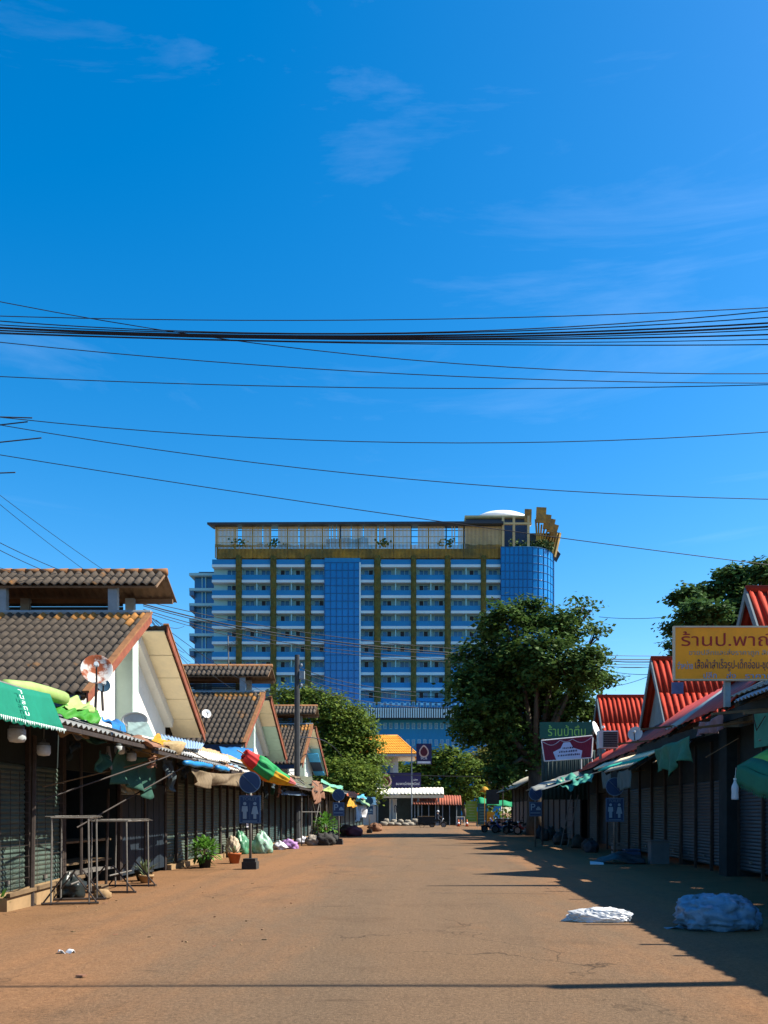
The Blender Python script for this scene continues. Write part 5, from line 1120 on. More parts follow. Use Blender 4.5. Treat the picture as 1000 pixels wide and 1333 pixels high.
M_bark = mat('bark', (.07, .055, .04), .95, var=.4, scale=4, stretch=(2, 2, .5), bump=.6, bscale=12)
M_l1 = leaf_mat('big_tree_leaf', (.028, .070, .018), (.085, .140, .03)); M_l2 = leaf_mat('street_tree_leaf', (.055, .105, .018), (.125, .165, .022)); M_l3 = leaf_mat('back_tree_leaf', (.07, .10, .018), (.17, .14, .03)); M_l4 = leaf_mat('roadside_tree_leaf', (.028, .075, .02), (.07, .13, .035))
def lobes(px, d, dep, seed, k=1.0):
    r = random.Random(seed); out = []
    for (cx, cy, rx, ry) in px: dd = d+r.uniform(-dep, dep); c = P(cx, cy, dd); out.append((c, (rx/FPX*dd*k, max(rx, ry)/FPX*dd*.8*k, ry/FPX*dd*k)))
    return out
tree('broadleaf_tree', 'big dark broadleaf tree rising behind the green shop name board', (7.4, 57, 0), lobes([(655, 815, 30, 26), (690, 800, 26, 20), (735, 815, 30, 26), (760, 790, 12, 10), (640, 862, 42, 34), (700, 858, 46, 36), (755, 870, 34, 26), (785, 888, 16, 9), (605, 890, 22, 22), (628, 918, 38, 34), (690, 920, 48, 38), (748, 920, 38, 30), (600, 942, 10, 18), (655, 960, 30, 26), (715, 965, 36, 28), (650, 1005, 24, 16), (690, 990, 44, 20), (735, 990, 30, 20), (625, 960, 22, 20), (670, 890, 50, 40), (774, 825, 14, 8), (775, 852, 14, 9)], 57, 2.6, 3, .92), 48000, .34, .55, M_l1, 11, M_bark, .5)
tree('broadleaf_tree', 'full yellow-green tree beyond the third hall', (-9.6, 84, 0), lobes([(415, 920, 32, 20), (385, 915, 26, 18), (445, 945, 32, 30), (470, 985, 24, 30), (430, 985, 38, 30), (400, 960, 28, 26), (445, 1015, 40, 24), (478, 1020, 16, 20), (462, 950, 22, 22)], 84, 3, 5, 1.0), 36000, .36, .4, M_l2, 12, M_bark, .4)
tree('broadleaf_tree', 'dark tree with open layered branches behind the red roofs', (17.5, 52, 0), lobes([(955, 752, 24, 20), (925, 770, 22, 14), (890, 776, 18, 9), (1000, 745, 20, 20), (915, 800, 34, 18), (960, 795, 36, 26), (1005, 800, 30, 30), (885, 820, 18, 14), (880, 845, 12, 18), (930, 830, 40, 20), (990, 850, 40, 26)], 52, 2.5, 6, .88), 19000, .34, .4, M_l4, 13, M_bark, .45)
for i, (bx, by, L, lb) in enumerate(((6, 128, [(560, 1010, 26, 22), (590, 1000, 24, 22), (575, 985, 22, 16), (548, 1000, 20, 18), (610, 1012, 20, 26), (575, 1035, 40, 16)], 'round green tree behind the bank sign'),
    (14, 134, [(635, 985, 26, 20), (660, 1000, 24, 24), (620, 1000, 18, 20), (650, 1025, 36, 20), (685, 1010, 26, 26)], 'yellow-brown tree between the bank and the big tree'),
    (-4, 140, [(520, 1020, 22, 22), (505, 1000, 18, 18), (545, 1030, 24, 18)], 'low green tree behind the orange bank roof'),
    (24, 126, [(715, 1005, 26, 28), (745, 1010, 28, 26), (690, 1030, 28, 22), (770, 1020, 30, 22)], 'green tree beyond the trunk of the big tree'))):
    tree('broadleaf_tree', lb, (bx, by, 0), lobes(L, by, 3, 20+i, .95), 9000, .62, .35, (M_l2, M_l3, M_l2, M_l2)[i], 20+i, M_bark, .35, group=None)
o_ = MB(); rt = np.random.RandomState(3)
for i in range(5200):
    x = rt.uniform(-70, 90); p = Vector((x, 150+rt.uniform(-4, 4), abs(rt.normal(2.6, 2.2)))); a = rt.uniform(0, 6.28); s_ = rt.uniform(.5, 1.0); q = Matrix.Rotation(a, 3, Vector((rt.uniform(-1, 1), rt.uniform(-1, 1), .6)).normalized())
    o_.add([p+q@Vector(z)*s_ for z in ((-.6, 0, 0), (0, .4, 0), (.6, 0, 0), (0, -.4, 0))], [(0, 1, 2, 3)])
tag(o_.build('hedge', M_l2), 'dense green hedge and scrub in front of the hotel grounds', 'hedge', kind='stuff')

# ---------------------------------------------------------------- bank and forecourt at the end of the street
bd = 102.
def bp_(px, py, d=bd): return P(px, py, d)
M_bor = mat('orange_roof_tile', (.66, .27, .022), .7, var=.2, scale=1.2); M_bw = mat('bank_white', (.66, .66, .60), .8, var=.08); M_bn = mat('bank_navy', (.022, .018, .075), .5, var=.08)
bk = thing('bank_branch', 'small bank branch with hipped orange tiled roof and navy sign board', 'building', (-4, 106, 0))
x0, x1 = bp_(512, 0).x, bp_(518, 0).x; zt = bp_(0, 985).z
m_ = MB(); m_.box(x0-4, x1-.6, bd+1.2, bd+11, 0, zt-.05); m_.build('wall', M_bw, bk); m_ = MB(); m_.box(x1-.6, x1, bd+.7, bd+1.3, 0, zt-.05); m_.build('column', M_bw, bk)
m_ = MB(); m_.box(bp_(497, 0).x, bp_(507, 0).x, bd+1.1, bd+1.19, bp_(0, 1006).z, bp_(0, 996).z); m_.build('window', M_hg2, bk)
xe0, xe1, yr0 = bp_(430, 0).x, bp_(543, 0).x, bd-.8; ze = bp_(0, 982).z; zr = bp_(0, 954).z
ra, rb_ = Vector((xe0, yr0, ze)), Vector((xe1, yr0, ze)); rt0, rt1 = Vector((xe0+4, yr0+5, zr)), Vector((bp_(516, 0).x, yr0+5, zr)); N = 11
for k in range(N):
    a0, a1 = ra.lerp(rt0, k/N), rb_.lerp(rt1, k/N); b0, b1 = ra.lerp(rt0, (k+1.05)/N), rb_.lerp(rt1, (k+1.05)/N); L = (a1-a0).length; n_ = int(L/.28)
    m_ = MB(); nn = Vector((0, -.5, .85)); m_.sheet(lambda u, v: (a0.lerp(a1, u)).lerp(b0.lerp(b1, u), v)+nn*(.06*(1-v)+.05*abs(math.sin(u*L/.28*3.14))), n_*3, 1, .03); m_.build('tile_course', M_bor, bk)
m_ = MB(); m_.slab([rb_+Vector((0, 0, -.02)), rb_+Vector((0, 10, -.02)), rt1+Vector((0, .0, -.02))], (-.05, 0, -.05)); m_.slab([Vector((xe0, yr0+10, ze)), Vector((xe1, yr0+10, ze)), rt1, rt0], (0, 0, -.05)); m_.build('far_slopes', M_bor, bk)
m_ = MB(); m_.tube([rt0, rt1], .14, 8); m_.tube([rt1, rb_], .12, 8); m_.build('ridge_cap', M_bor, bk, True)
m_ = MB(); m_.box(xe0, xe1, yr0, yr0+.15, ze-.3, ze-.05)
for k in range(40): xx = xe0+(xe1-xe0)*k/40; m_.box(xx, xx+.12, yr0-.05, yr0, ze-.28, ze-.02)
m_.build('eave_board', mat('bank_eave', (.45, .44, .42), .7), bk); m_ = MB(); m_.box(xe0+.3, xe1-.3, yr0+.3, yr0+9, ze-.34, ze-.31); m_.build('soffit', M_bw, bk)
# sign board with emblem
a, b = bp_(496, 1026, bd-2), bp_(548, 1006, bd-2); m_ = MB(); m_.box(a.x, b.x, bd-2, bd-1.6, a.z, b.z); sb = m_.build('sign_board', M_bn, bk)
M_pk = mat('emblem_pale', (.62, .42, .34), .6); M_mar = mat('emblem_maroon', (.10, .012, .02), .6); M_wt = mat('sign_white', (.72, .72, .74), .6)
def emblem(cx, cz, y, s, parent):
    def sh(k): return [(cx+s*k*math.copysign(abs(math.sin(t))**.9, math.sin(t))*(.5 if True else 1)*(1-.55*max(0, math.cos(t))), y, cz+s*k*.6*(math.cos(t) if math.cos(t) < 0 else math.cos(t)**.8*1.1)) for t in [i*math.pi/9 for i in range(18)]]
    m_ = MB(); m_.slab(sh(1.15), (0, -.02, 0)); m_.build('emblem_rim', M_pk, parent); m_ = MB(); m_.slab([(p[0], p[1]-.021, p[2]) for p in sh(.85)], (0, -.02, 0)); m_.build('emblem_core', M_mar, parent)
c = bp_(503, 1016, bd-2); emblem(c.x, c.z, bd-2.0, 1.15, sb)
c = bp_(531, 1020, bd-2); lettering('lettering', 'ธนาคารไทยพาณิชย์', (c.x, bd-2.0, c.z), (1, 0, 0), (0, 0, 1), bp_(545, 0).x-bp_(515, 0).x, .36, M_wt, sb, .02)
c = bp_(541, 1015.5, bd-2); lettering('lettering', 'ATM', (c.x, bd-2.0, c.z), (1, 0, 0), (0, 0, 1), .5, .2, M_wt, sb, .02)
# awning over the pavement
a, b = bp_(489, 1035, bd-4), bp_(575, 1027, bd-2); m_ = MB(); m_.corr((a.x, bd-4.5, a.z+.1), (b.x+.2, bd-4.5, a.z+.1), (a.x, bd-1.8, b.z+.15), .42, .035, .05, 6); m_.build('awning', mat('bank_awning', (.72, .68, .56), .6, var=.1), bk, True)
m_ = MB(); m_.box(a.x, b.x+.2, bd-4.5, bd-4.4, a.z-.35, a.z-.02); m_.build('awning_fascia', M_cream2, bk)
for px in (494, 512, 545, 570): m_ = MB(); m_.box(bp_(px, 0).x-.1, bp_(px, 0).x+.1, bd-4.2, bd-4, 0, a.z); m_.build('awning_post', M_gteal, bk)
m_ = MB(); m_.box(bp_(508, 0).x, bp_(517, 0).x, bd-2.4, bd-1.7, 0, a.z-.4); m_.build('white_pier', M_bw, bk)
m_ = MB(); m_.box(bp_(490, 0).x, bp_(600, 0).x, bd-.9, bd-.7, 0, 3.6); m_.build('shopfront', mat('bank_dark_glass', (.015, .03, .035), .3, var=.3), bk)
c = bp_(515, 1053, bd-2.4); lettering('lettering', 'ก', (c.x, bd-2.41, c.z), (1, 0, 0), (0, 0, 1), .3, .9, M_bn, bk, .01)
rf = thing('rusty_shelter', 'rusty red tin shelter roof beside the bank awning', 'shelter', (1, 98, 0))
a, b = bp_(538, 1047, 98), bp_(594, 1036, 98); m_ = MB(); m_.corr((a.x, 97, a.z), (b.x+.6, 97, a.z-.1), (a.x, 100, b.z+.15), .3, .05, .03, 5); m_.build('roof_sheet', mat('rusty_red_tin', (.26, .07, .035), .8, var=.35, scale=2), rf, True)
for k in range(7): x = a.x+.2+k*.8; pipe([(x, 97.2, 0), (x, 97.2, a.z)], .05, M_grey, rf, 'post')
m_ = MB(); m_.box(a.x, b.x, 99.6, 99.8, 0, a.z); m_.build('back_wall', M_inner, rf)
pole_x = bp_(552, 0, 97).x
ps_ = thing('pole_sign', 'navy bank sign box with emblem on a thin pole', 'sign', (pole_x, 97, 0))
a, b = bp_(542, 995, 97), bp_(562, 968, 97); m_ = MB(); m_.box(a.x, b.x, 97, 97.35, a.z, b.z); bx_ = m_.build('sign_box', M_bn, ps_)
c = bp_(552, 978.5, 97); emblem(c.x, c.z, 97, 1.0, bx_); c = bp_(552, 987, 97); lettering('lettering', 'SCB', (c.x, 97, c.z), (1, 0, 0), (0, 0, 1), .72, .28, M_wt, bx_, .03)
c = bp_(552, 992.5, 97); m_ = MB(); m_.box(c.x-.75, c.x+.75, 96.97, 96.99, c.z-.13, c.z+.13); m_.build('print_strip', M_wt, bx_)
m_ = MB(); m_.tube([(bp_(536, 0, 97).x, 97.2, 0), (bp_(536, 0, 97).x, 97.2, b.z-.4), (a.x, 97.2, b.z-.4)], .07, 8); m_.build('pole', M_grey, ps_)
# sandbags
rk = random.Random(2)
for i in range(16):
    px = 500+i*3.1; g_ = P(px, 1057, 96); s_ = (rk.uniform(.3, .45), .3, rk.uniform(.17, .28)); blob('sandbag', (g_.x, 96+rk.uniform(-.5, .5), s_[2]*.9+(.35 if i % 3 == 1 else 0)), s_, mat('sandbag', (.24, .21, .165), .9, var=.25), None, 120+i, .2, 14); tag(COL.objects[-1], 'pale sandbag in the low heap before the bank shopfront', 'sandbag', 'sandbags before the bank')
# barriers, cones
M_wb = mat('barrier_white', (.66, .66, .64), .6)
for i, px in enumerate((578, 589, 600)):
    x = P(px, 0, 100).x; t = thing('barrier', ('white barrier between the cart and its neighbour barrier', 'white barrier in the middle of three', 'white barrier next to the lime board')[i], 'barrier', (x, 100, 0), 'white barriers')
    for dx in (-.45, .45): pipe([(x+dx, 100, 0), (x+dx, 100, 1.05)], .035, M_wb, t, 'leg')
    for z in (.25, 1.0): pipe([(x-.45, 100, z), (x+.45, 100, z)], .03, M_wb, t, 'rail')
    for k in range(5): pipe([(x-.3+k*.15, 100, .25), (x-.3+k*.15, 100, 1.0)], .018, M_wb, t, 'bar')
M_or = mat('cone_orange', (.55, .10, .03), .6)
for i, px in enumerate((597, 608)):
    g_ = P(px, 1057, 91); g_.z = 0; t = thing('traffic_cone', ('orange traffic cone before the barriers', 'orange traffic cone at the foot of the lime board')[i], 'cone', g_)
    m_ = MB(); m_.lathe([(.17, .03), (.05, .78), (.03, .8), (0, .8)], g_, 12); m_.build('cone', M_or, t, True); m_ = MB(); m_.box(g_.x-.2, g_.x+.2, g_.y-.2, g_.y+.2, 0, .03); m_.build('foot', M_dark, t); m_ = MB(); m_.lathe([(.135, .3), (.10, .48)], g_, 12); m_.build('band', M_wt, t, True)
# boards
def board(label, px0, px1, py0, d, zb, m, printm):
    a, b = P(px0, 1057, d), P(px1, py0, d); t = thing('board_sign', label, 'sign', ((a.x+b.x)/2, d, 0)); m_ = MB(); m_.box(a.x, b.x, d, d+.08, zb, b.z); bd_ = m_.build('panel', m, t)
    for x in (a.x+.04, b.x-.04): pipe([(x, d+.12, 0), (x, d+.12, b.z)], .04, M_grey, t, 'leg')
    rr_ = random.Random(int(px0))
    for k in range(6): z = zb+.25+k*(b.z-zb-.4)/6; m_ = MB(); w_ = rr_.uniform(.4, .8)*(b.x-a.x)/2; m_.box((a.x+b.x)/2-w_, (a.x+b.x)/2+w_, d-.012, d-.004, z, z+.1); m_.build('print_line', printm, bd_)
board('lime green notice board beyond the traffic cones', 607, 621, 1043, 96, .5, mat('lime_board', (.20, .30, .03), .6, var=.15), mat('board_print', (.30, .36, .14), .6))
board('dark teal notice board beside the lime one', 622, 634, 1046, 88, .3, mat('teal_notice', (.015, .06, .06), .6, var=.2), mat('board_print2', (.05, .14, .13), .6))
# overhead street name sign under the big tree
s_ = thing('overhead_sign', 'dark hanging shop sign with white lettering under the trees', 'sign', (P(647, 0, 80).x, 80, 0)); a, b = P(636, 1021, 80), P(655, 1012, 80); m_ = MB(); m_.box(a.x, b.x, 80, 80.1, a.z, b.z); pn = m_.build('panel', M_dark, s_)
c = P(646, 1017, 80); lettering('lettering', 'สะอาดใหม่', (c.x, 79.995, c.z), (1, 0, 0), (0, 0, 1), 1.0, .32, M_wt, pn, .01)
a2, b2 = P(633, 1047, 80), P(650, 1028, 80); m_ = MB(); m_.box(a2.x, b2.x, 80, 80.1, a2.z, b2.z); m_.build('panel', M_dark, s_); pipe([(b.x, 80.2, 0), (b.x, 80.2, b.z)], .06, M_pole, s_, 'post')
m_ = MB(); m_.lathe([(.48, 0), (.44, .18), (.25, .42), (0, .55)], P(631, 1031, 82), 10, None); m_.tube([P(631, 1031, 82)+Vector((0, 0, .4)), Vector((P(631, 0, 82).x, 82, 0))], .03, 6); tag(m_.build('parasol', M_yel, None, True), 'small yellow parasol standing beyond the notice boards', 'parasol')
gt = thing('market_tent', 'green market tent roof behind the notice boards', 'tent', (P(650, 0, 96).x, 96, 0))
a, b = P(624, 1047, 94), P(668, 1040, 98); m_ = MB(); m_.sheet(lambda u, v: Vector((a.x+(b.x-a.x)*u, 94+4*v, a.z-.3*u+.8*math.sin(v*3.14)*(1-.3*u)+.06*math.sin(u*20))), 16, 8, .02); m_.build('tent_roof', mat('tent_green', (.02, .30, .12), .7, var=.15, trans=.3), gt, True)
for x in (a.x+.1, b.x-.1):
    for y in (94.2, 97.8): pipe([(x, y, 0), (x, y, a.z)], .04, M_grey, gt, 'leg')
m_ = MB(); m_.box(P(620, 0, 99).x, P(642, 0, 99).x, 98.4, 99.2, 0, 1.2); m_.box(P(619, 0, 99).x, P(643, 0, 99).x, 98.3, 99.3, 1.2, 1.6); tag(m_.build('yellow_counter', mat('counter_yellow', (.60, .30, .03), .6, var=.15)), 'yellow market counter beyond the notice boards', 'counter')

# ---------------------------------------------------------------- motorbikes and the rider with a cart
M_tyre = mat('tyre', (.015, .015, .015), .9); M_chr = mat('chrome', (.16, .16, .17), .4, metal=.6)
def wheel(parent, c, r, w=.05):
    c = Vector(c); Mx = Matrix.Rotation(math.radians(90), 3, 'Y'); m_ = MB(); m_.lathe([(r-.07, -w), (r-.02, -w), (r, -w*.5), (r, w*.5), (r-.02, w), (r-.07, w), (r-.07, -w)], c, 18, Mx); wh = m_.build('wheel', M_tyre, parent, True)
    m_ = MB(); m_.lathe([(r-.07, -.02), (r-.09, -.02), (r-.09, .02), (r-.07, .02)], c, 18, Mx); m_.build('rim', M_chr, wh, True); m_ = MB()
    for k in range(6): a_ = k*math.pi/6; v_ = Vector((0, math.cos(a_), math.sin(a_)))*(r-.08); m_.tube([c-v_, c+v_], .008, 4)
    m_.build('spokes', M_chr, wh); return wh
def motorbike(label, loc, m, group=None):
    t = thing('motorbike', label, 'motorbike', (0, 0, 0), group)   # built along Y at the origin, then moved
    wheel(t, (0, .62, .29), .29); wheel(t, (0, -.60, .29), .29)
    m_ = MB(); m_.tube([(0, -.55, .55), (0, -.2, .5), (0, .1, .38), (0, .35, .5), (0, .52, .85)], [.10, .14, .10, .09, .06], 8); m_.build('body', m, t, True)
    m_ = MB(); m_.tube([(0, -.85, .80), (0, -.6, .80), (0, -.2, .76), (0, .1, .70)], [.06, .12, .13, .08], 8); m_.build('seat', M_dark, t, True)
    m_ = MB(); m_.box(-.13, .13, -.25, .15, .22, .45); m_.build('engine', M_grey, t)
    m_ = MB(); m_.tube([(0, .62, .29), (0, .50, .70), (0, .44, .98)], .03, 6); m_.build('fork', M_chr, t); m_ = MB(); m_.tube([(-.34, .34, 1.02), (-.12, .44, .98), (.12, .44, .98), (.34, .34, 1.02)], .018, 6); m_.build('handlebar', M_tyre, t)
    m_ = MB(); m_.lathe([(.0, .09), (.07, .07), (.09, 0), (.05, -.06)], (0, .55, .88), 10, Matrix.Rotation(math.radians(-90), 3, 'X')); m_.build('headlight', M_clear, t, True)
    m_ = MB(); m_.sheet(lambda u, v: (-.07+.14*u, .62+.33*math.cos(.4+v*2.2), .29+.33*math.sin(.4+v*2.2)), 2, 8, .01); m_.build('mudguard', m, t, True)
    for sx in (-1, 1): m_ = MB(); m_.tube([(sx*.2, .38, 1.0), (sx*.26, .36, 1.16)], .01, 4); m_.lathe([(.05, 0), (.05, .01), (0, .01)], (sx*.27, .36, 1.2), 8, Matrix.Rotation(math.radians(90), 3, 'X')); m_.build('mirror', M_tyre, t)
    t.location = loc; return t
bikecol = [mat('bike_'+n, c, .35, var=.1, spec=.5) for n, c in (('blue', (.02, .05, .22)), ('red', (.25, .02, .02)), ('black', (.02, .02, .025)))]
for i, (px, d, ci, ang, lb) in enumerate(((640, 66, 2, 2.0, 'black motorbike parked nearest the dark teal board'), (655, 64, 0, 1.8, 'blue motorbike parked second from the dark teal board'), (668, 62, 2, 2.1, 'black motorbike parked between the blue and the red one'), (684, 60, 1, 1.9, 'red motorbike parked beside the trunk of the big tree'),
    (645, 92, 0, 1.2, 'blue motorbike in the row under the green tent'), (652, 92, 1, 1.3, 'red motorbike in the row under the green tent'), (660, 92, 0, 1.2, 'blue motorbike beside the red one under the green tent'), (668, 92, 2, 1.3, 'black motorbike at the end of the row under the green tent'))):
    o = motorbike(lb, (P(px, 0, d).x, d, 0), bikecol[ci]); o.rotation_euler = (0, 0, ang)
def person(label, loc, pose, cols, ang=0):
    t = thing('person', label, 'person', loc); me = bpy.data.meshes.new('body'); names = list(pose['v']); me.from_pydata([pose['v'][n][0] for n in names], [(names.index(a), names.index(b)) for a, b in pose['e']], [])
    o = bpy.data.objects.new('tmp', me); COL.objects.link(o); sk = o.modifiers.new('s', 'SKIN'); ss = o.modifiers.new('u', 'SUBSURF'); ss.levels = 1; ss.render_levels = 1
    for i, n in enumerate(names): me.skin_vertices[0].data[i].radius = (pose['v'][n][1],)*2; me.skin_vertices[0].data[i].use_root = (i == 0)
    dg = bpy.context.evaluated_depsgraph_get(); dg.update(); m2 = bpy.data.meshes.new_from_object(o.evaluated_get(dg)); bpy.data.objects.remove(o); m2.name = 'body'; m2.materials.clear()
    for c in cols: m2.materials.append(c)
    for p in m2.polygons:
        z = p.center.z; p.material_index = pose['mat'](p.center); p.use_smooth = True
    b = bpy.data.objects.new('body', m2); COL.objects.link(b); b.parent = t; t.rotation_euler = (0, 0, ang); return t
M_skin = mat('skin', (.30, .16, .09), .6, var=.05); M_shirt = mat('dark_shirt', (.025, .03, .045), .85); M_trs = mat('dark_trousers', (.02, .02, .025), .9)
sit = {'v': {'pel': ((0, 0, .82), .13), 'tor': ((0, .03, 1.05), .145), 'che': ((0, .08, 1.28), .15), 'nec': ((0, .11, 1.44), .055), 'hed': ((0, .14, 1.54), .085), 'top': ((0, .14, 1.66), .085),
    'sl': ((-.19, .08, 1.36), .06), 'el': ((-.27, .26, 1.16), .045), 'hl': ((-.28, .48, 1.06), .035), 'sr': ((.19, .08, 1.36), .06), 'er': ((.27, .26, 1.16), .045), 'hr': ((.28, .48, 1.06), .035),
    'kl': ((-.17, .38, .76), .075), 'al': ((-.18, .26, .36), .05), 'fl': ((-.18, .42, .30), .04), 'kr': ((.17, .38, .76), .075), 'ar': ((.18, .26, .36), .05), 'fr': ((.18, .42, .30), .04)},
    'e': [('pel', 'tor'), ('tor', 'che'), ('che', 'nec'), ('nec', 'hed'), ('hed', 'top'), ('che', 'sl'), ('sl', 'el'), ('el', 'hl'), ('che', 'sr'), ('sr', 'er'), ('er', 'hr'), ('pel', 'kl'), ('kl', 'al'), ('al', 'fl'), ('pel', 'kr'), ('kr', 'ar'), ('ar', 'fr')],
    'mat': lambda c: 0 if (c.z > 1.40 or (c.y > .4 and c.z > .95)) else (1 if c.z > .85 else 2)}
cx = P(570, 0, 86).x
bk2 = motorbike('dark motorbike pulling the cargo cart across the street end', (cx, 86, 0), bikecol[2]); bk2.rotation_euler = (0, 0, -1.35)
rd = person('person in dark clothes and pale helmet riding the cart motorbike', (cx-.12, 86, 0), sit, [M_skin, M_shirt, M_trs], -1.35)
m_ = MB(); m_.lathe([(.125, -.02), (.14, .04), (.12, .12), (.06, .17), (0, .18)], Vector((0, .14, 1.6)), 12); h_ = m_.mesh('helmet', mat('helmet', (.6, .6, .6), .3)); o = bpy.data.objects.new('helmet', h_); COL.objects.link(o); o.parent = rd
ct = thing('cargo_cart', 'dark flat cargo cart beside the rider, with pipe rails', 'cart', (cx-1.1, 85.4, 0)); a = Vector((cx-1.1, 85.4, 0))
m_ = MB(); m_.box(a.x-.95, a.x+.75, a.y-.55, a.y+.3, .45, .52); m_.build('deck', M_dark, ct); m_ = MB(); m_.box(a.x-.9, a.x+.7, a.y-.5, a.y-.46, .3, 1.1); m_.build('side_board', M_dark, ct); m_ = MB(); m_.box(a.x-.9, a.x+.7, a.y+.2, a.y+.24, .3, 1.1); m_.build('side_board', M_dark, ct)
pipe([a+Vector((-.95, -.5, 1.15)), a+Vector((.75, -.5, 1.15))], .03, M_wood, ct, 'rail'); pipe([a+Vector((-.9, -.5, .5)), a+Vector((-.95, -.5, 1.15))], .025, M_pole2, ct, 'handle')
m_ = MB(); m_.lathe([(.24, -.03), (.28, -.03), (.28, .03), (.24, .03), (.24, -.03)], a+Vector((-.5, -.6, .28)), 16, Matrix.Rotation(math.radians(90), 3, 'X')); m_.build('wheel', M_tyre, ct, True)
m_ = MB(); m_.box(a.x-.6, a.x+.4, a.y-.4, a.y+.1, .53, .9); m_.build('load', M_inner, ct)

# ---------------------------------------------------------------- utility poles and overhead cables
M_cpole = mat('concrete_pole', (.035, .038, .042), .9, var=.25); M_wire = mat('cable_black', (.012, .014, .02), .6, var=0)
up = thing('utility_pole', 'tall dark utility pole standing beside the olive tarpaulin', 'pole', (-6.42, 42, 0)); m_ = MB(); m_.tube([(-6.42, 42, 0), (-6.42, 42, 9.4)], [.17, .12], 8); m_.build('shaft', M_cpole, up)
for z in (8.9, 8.4, 7.9): m_ = MB(); m_.lathe([(.05, -.07), (.07, 0), (.05, .07)], (-6.22, 42, z), 8); m_.build('insulator', M_grey, up)
m_ = MB(); m_.box(-6.3, -6.05, 41.9, 42.1, 8.2, 8.6); m_.build('junction_box', M_grey, up)
for sx, x, lb in ((1, 7.75, 'utility pole rising from the shaded stalls to carry the street cables'), (-1, -7.6, 'utility pole behind the nearest shutters carrying the street cables')):
    t = thing('utility_pole', lb, 'pole', (x, 8.25, 0)); m_ = MB(); m_.tube([(x, 8.25, 0), (x, 8.25, 6.9)], [.14, .10], 8); m_.build('shaft', M_cpole, t);
def cable(label, pts, r, group=None, d=None, n=24):
    V = [P(p[0], p[1], p[2] if len(p) > 2 else d) for p in pts]; X = np.array([[*v] for v in V]); t = np.linspace(0, 1, len(V)); tt = np.linspace(0, 1, n)
    if len(V) > 2: deg = min(len(V)-1, 3); Q = np.stack([np.polyval(np.polyfit(t, X[:, k], deg), tt) for k in range(3)], 1)
    else:
        Q = X[0][None]*(1-tt)[:, None]+X[-1][None]*tt[:, None]; Q[:, 2] -= .04*np.linalg.norm(X[1]-X[0])*4*tt*(1-tt)*.3
    m_ = MB(); m_.tube([Vector(q) for q in Q], r, 5); return tag(m_.build('cable', M_wire), label, 'cable', group)
D0 = 8.25
def cable_fit(label, pts, r, group=None):
    x = np.array([p[0] for p in pts]); y = np.array([p[1] for p in pts]); q = np.polyfit(x, y, 2); xs = np.linspace(-455, 1580, 30); cable_pts = [P(a, float(np.polyval(q, a)), D0) for a in xs]
    m_ = MB(); m_.tube(cable_pts, r, 5); return tag(m_.build('cable', M_wire), label, 'cable', group)
cable_fit('topmost thin cable across the street', [(0, 411), (300, 418), (600, 414), (850, 407), (1000, 401)], .0042)
rc = random.Random(8)
for i in range(8):
    dy = (-13, -8, -3.5, 0, 3, 7, 11, 15)[i]; cable_fit('dark cable strand in the thick sagging bundle across the street', [(0, 428+dy*.5+rc.uniform(-2, 2)), (250, 434+dy*.6), (600, 440+dy*.5+rc.uniform(-1.5, 1.5)), (850, 434+dy+rc.uniform(-2, 2)), (1000, 424+dy*1.6)], (.005, .005, .008, .009, .005, .007, .004, .005)[i], 'strands of the thick cable bundle')
def cable_free(label, pts, r, d=D0):
    x = np.array([p[0] for p in pts]); y = np.array([p[1] for p in pts]); q = np.polyfit(x, y, min(3, len(pts)-1)); lo = -455 if x.min() <= 0 else x.min(); hi = 1580 if x.max() >= 1000 else x.max()
    q2 = np.polyfit(x, y, 2); xs = np.linspace(lo, hi, 32); f = lambda a: float(np.polyval(q2, a)); m_ = MB(); m_.tube([P(a, f(a), d) for a in xs], r, 5); return tag(m_.build('cable', M_wire), label, 'cable')
cable_free('cable slanting down from above the bundle on the sunny side', [(0, 392), (100, 412), (250, 436), (480, 464), (750, 481), (1000, 487)], .0042)
cable_free('single cable just below the thick bundle', [(0, 445), (300, 474), (600, 489), (1000, 499)], .0042)
cable_free('faint twin cable close below the single one', [(0, 490), (400, 504), (700, 505), (1000, 501)], .0042)
cable_free('lone cable with a small knot midway between bundle and hotel roof', [(0, 543), (375, 572), (600, 577), (850, 570), (1000, 563)], .0042)
cable_free('lone cable slanting down to the shaded side above the hotel', [(0, 553), (300, 599), (600, 629), (1000, 650)], .0042)
cable_free('lowest long cable slanting in front of the hotel roof', [(0, 592), (250, 632), (500, 668), (750, 703), (940, 728), (1000, 735)], .0042)
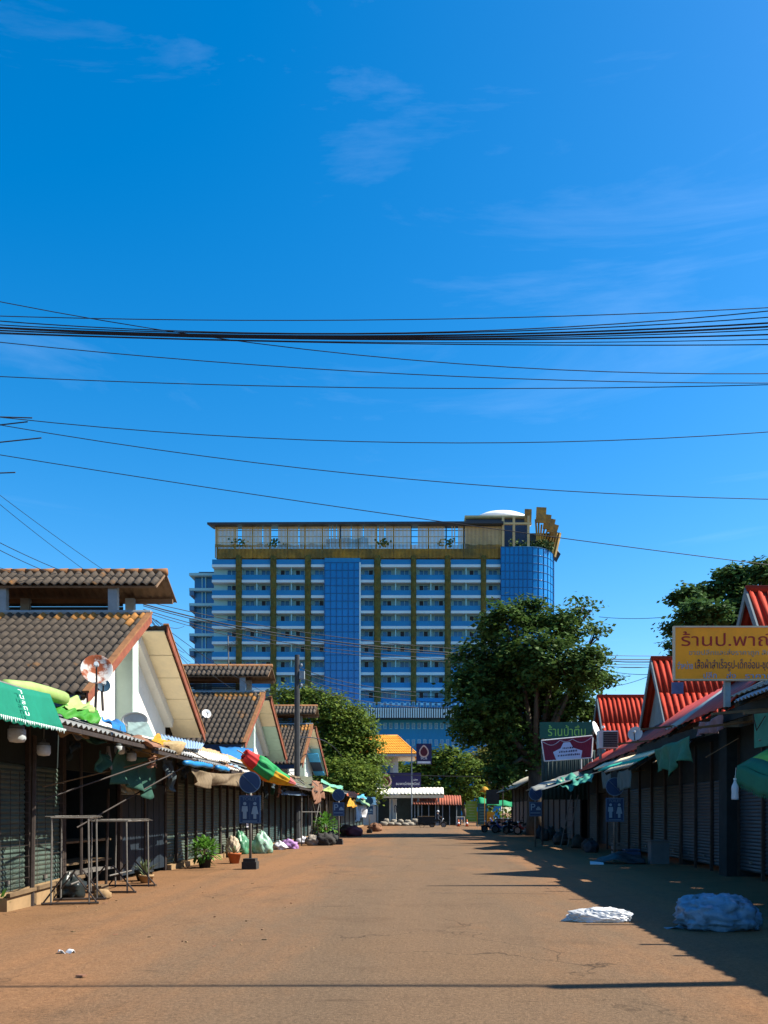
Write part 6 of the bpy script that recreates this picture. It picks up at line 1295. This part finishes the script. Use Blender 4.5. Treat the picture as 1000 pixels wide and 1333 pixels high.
for i, (a, b, r) in enumerate((((0, 640), (150, 752), .007), ((0, 652), (110, 742), .007), ((0, 702), (78, 742), .010), ((0, 712), (60, 744), .010), ((0, 735), (45, 752), .008))):
    cable('service cable slanting down to the monitor roof of the first hall', [(-120, a[1]-(b[1]-a[1])/b[0]*120, 17.5), (*b, 25.0)], r, 'service cables to the first hall')
for i in range(5):
    y = (0, 6, 9, 15, 19)[i]; cable('cable of the bundle passing before the hotel to the trees', [(185, 782+y*.8, 62), (300, 806+y, 66), (420, 828+y, 70), (560, 842+y*1.1, 74), (700, 849+y, 78), (880, 856+y*.5, 84), (1040, 850+y, 90)], (.03, .05, .035, .03, .025)[i], 'cables before the hotel')
for i in range(4):
    y = (0, 5, 12, 20)[i]; cable('cable strung from the tall dark pole toward the trees', [(388, 868+y, 42), (470, 892+y, 48), (560, 902+y, 55), (640, 900+y, 60)], .018, 'cables from the dark pole')
for i in range(6):
    x = (188, 190, 193, 196, 199, 203)[i]; cable('thin service cable between the first and second hall roofs', [(x, 797+i*2, 25.3), ((240, 248, 262, 300, 352, 240)[i], (850, 862, 880, 895, 905, 815)[i], 39)], .010, 'service cables between the halls')
for i, (a, b) in enumerate((((780, 803), (872, 803)), ((780, 858), (850, 862)), ((785, 866), (850, 868)), ((785, 872), (850, 878)), ((800, 893), (850, 878)))):
    cable('distant cable in the gap between the big tree and red roofs', [(*a, 66), (*b, 56)], .02, 'distant cables in the gap')
cable('cable running from the dark pole across the leafy tree', [(388, 960, 42), (425, 966, 60), (445, 985, 70)], .03)
cable('low dark cable across the street end below the trees', [(480, 1008, 88), (560, 1010, 88), (640, 1011, 88), (700, 1008, 84)], .03)
# aerial on the second hall
ar = thing('tv_aerial', 'thin white television aerial on the second hall ridge', 'aerial', P(298, 880, 42)); pipe([P(298, 880, 42), P(297, 828, 42)], .03, M_pole2, ar, 'mast')
for k in range(4): pipe([P(290+k*1.5, 846-k*2.2, 42), P(310-k*.5, 838-k*1.5, 42)], .012, M_pole2, ar, 'rod')
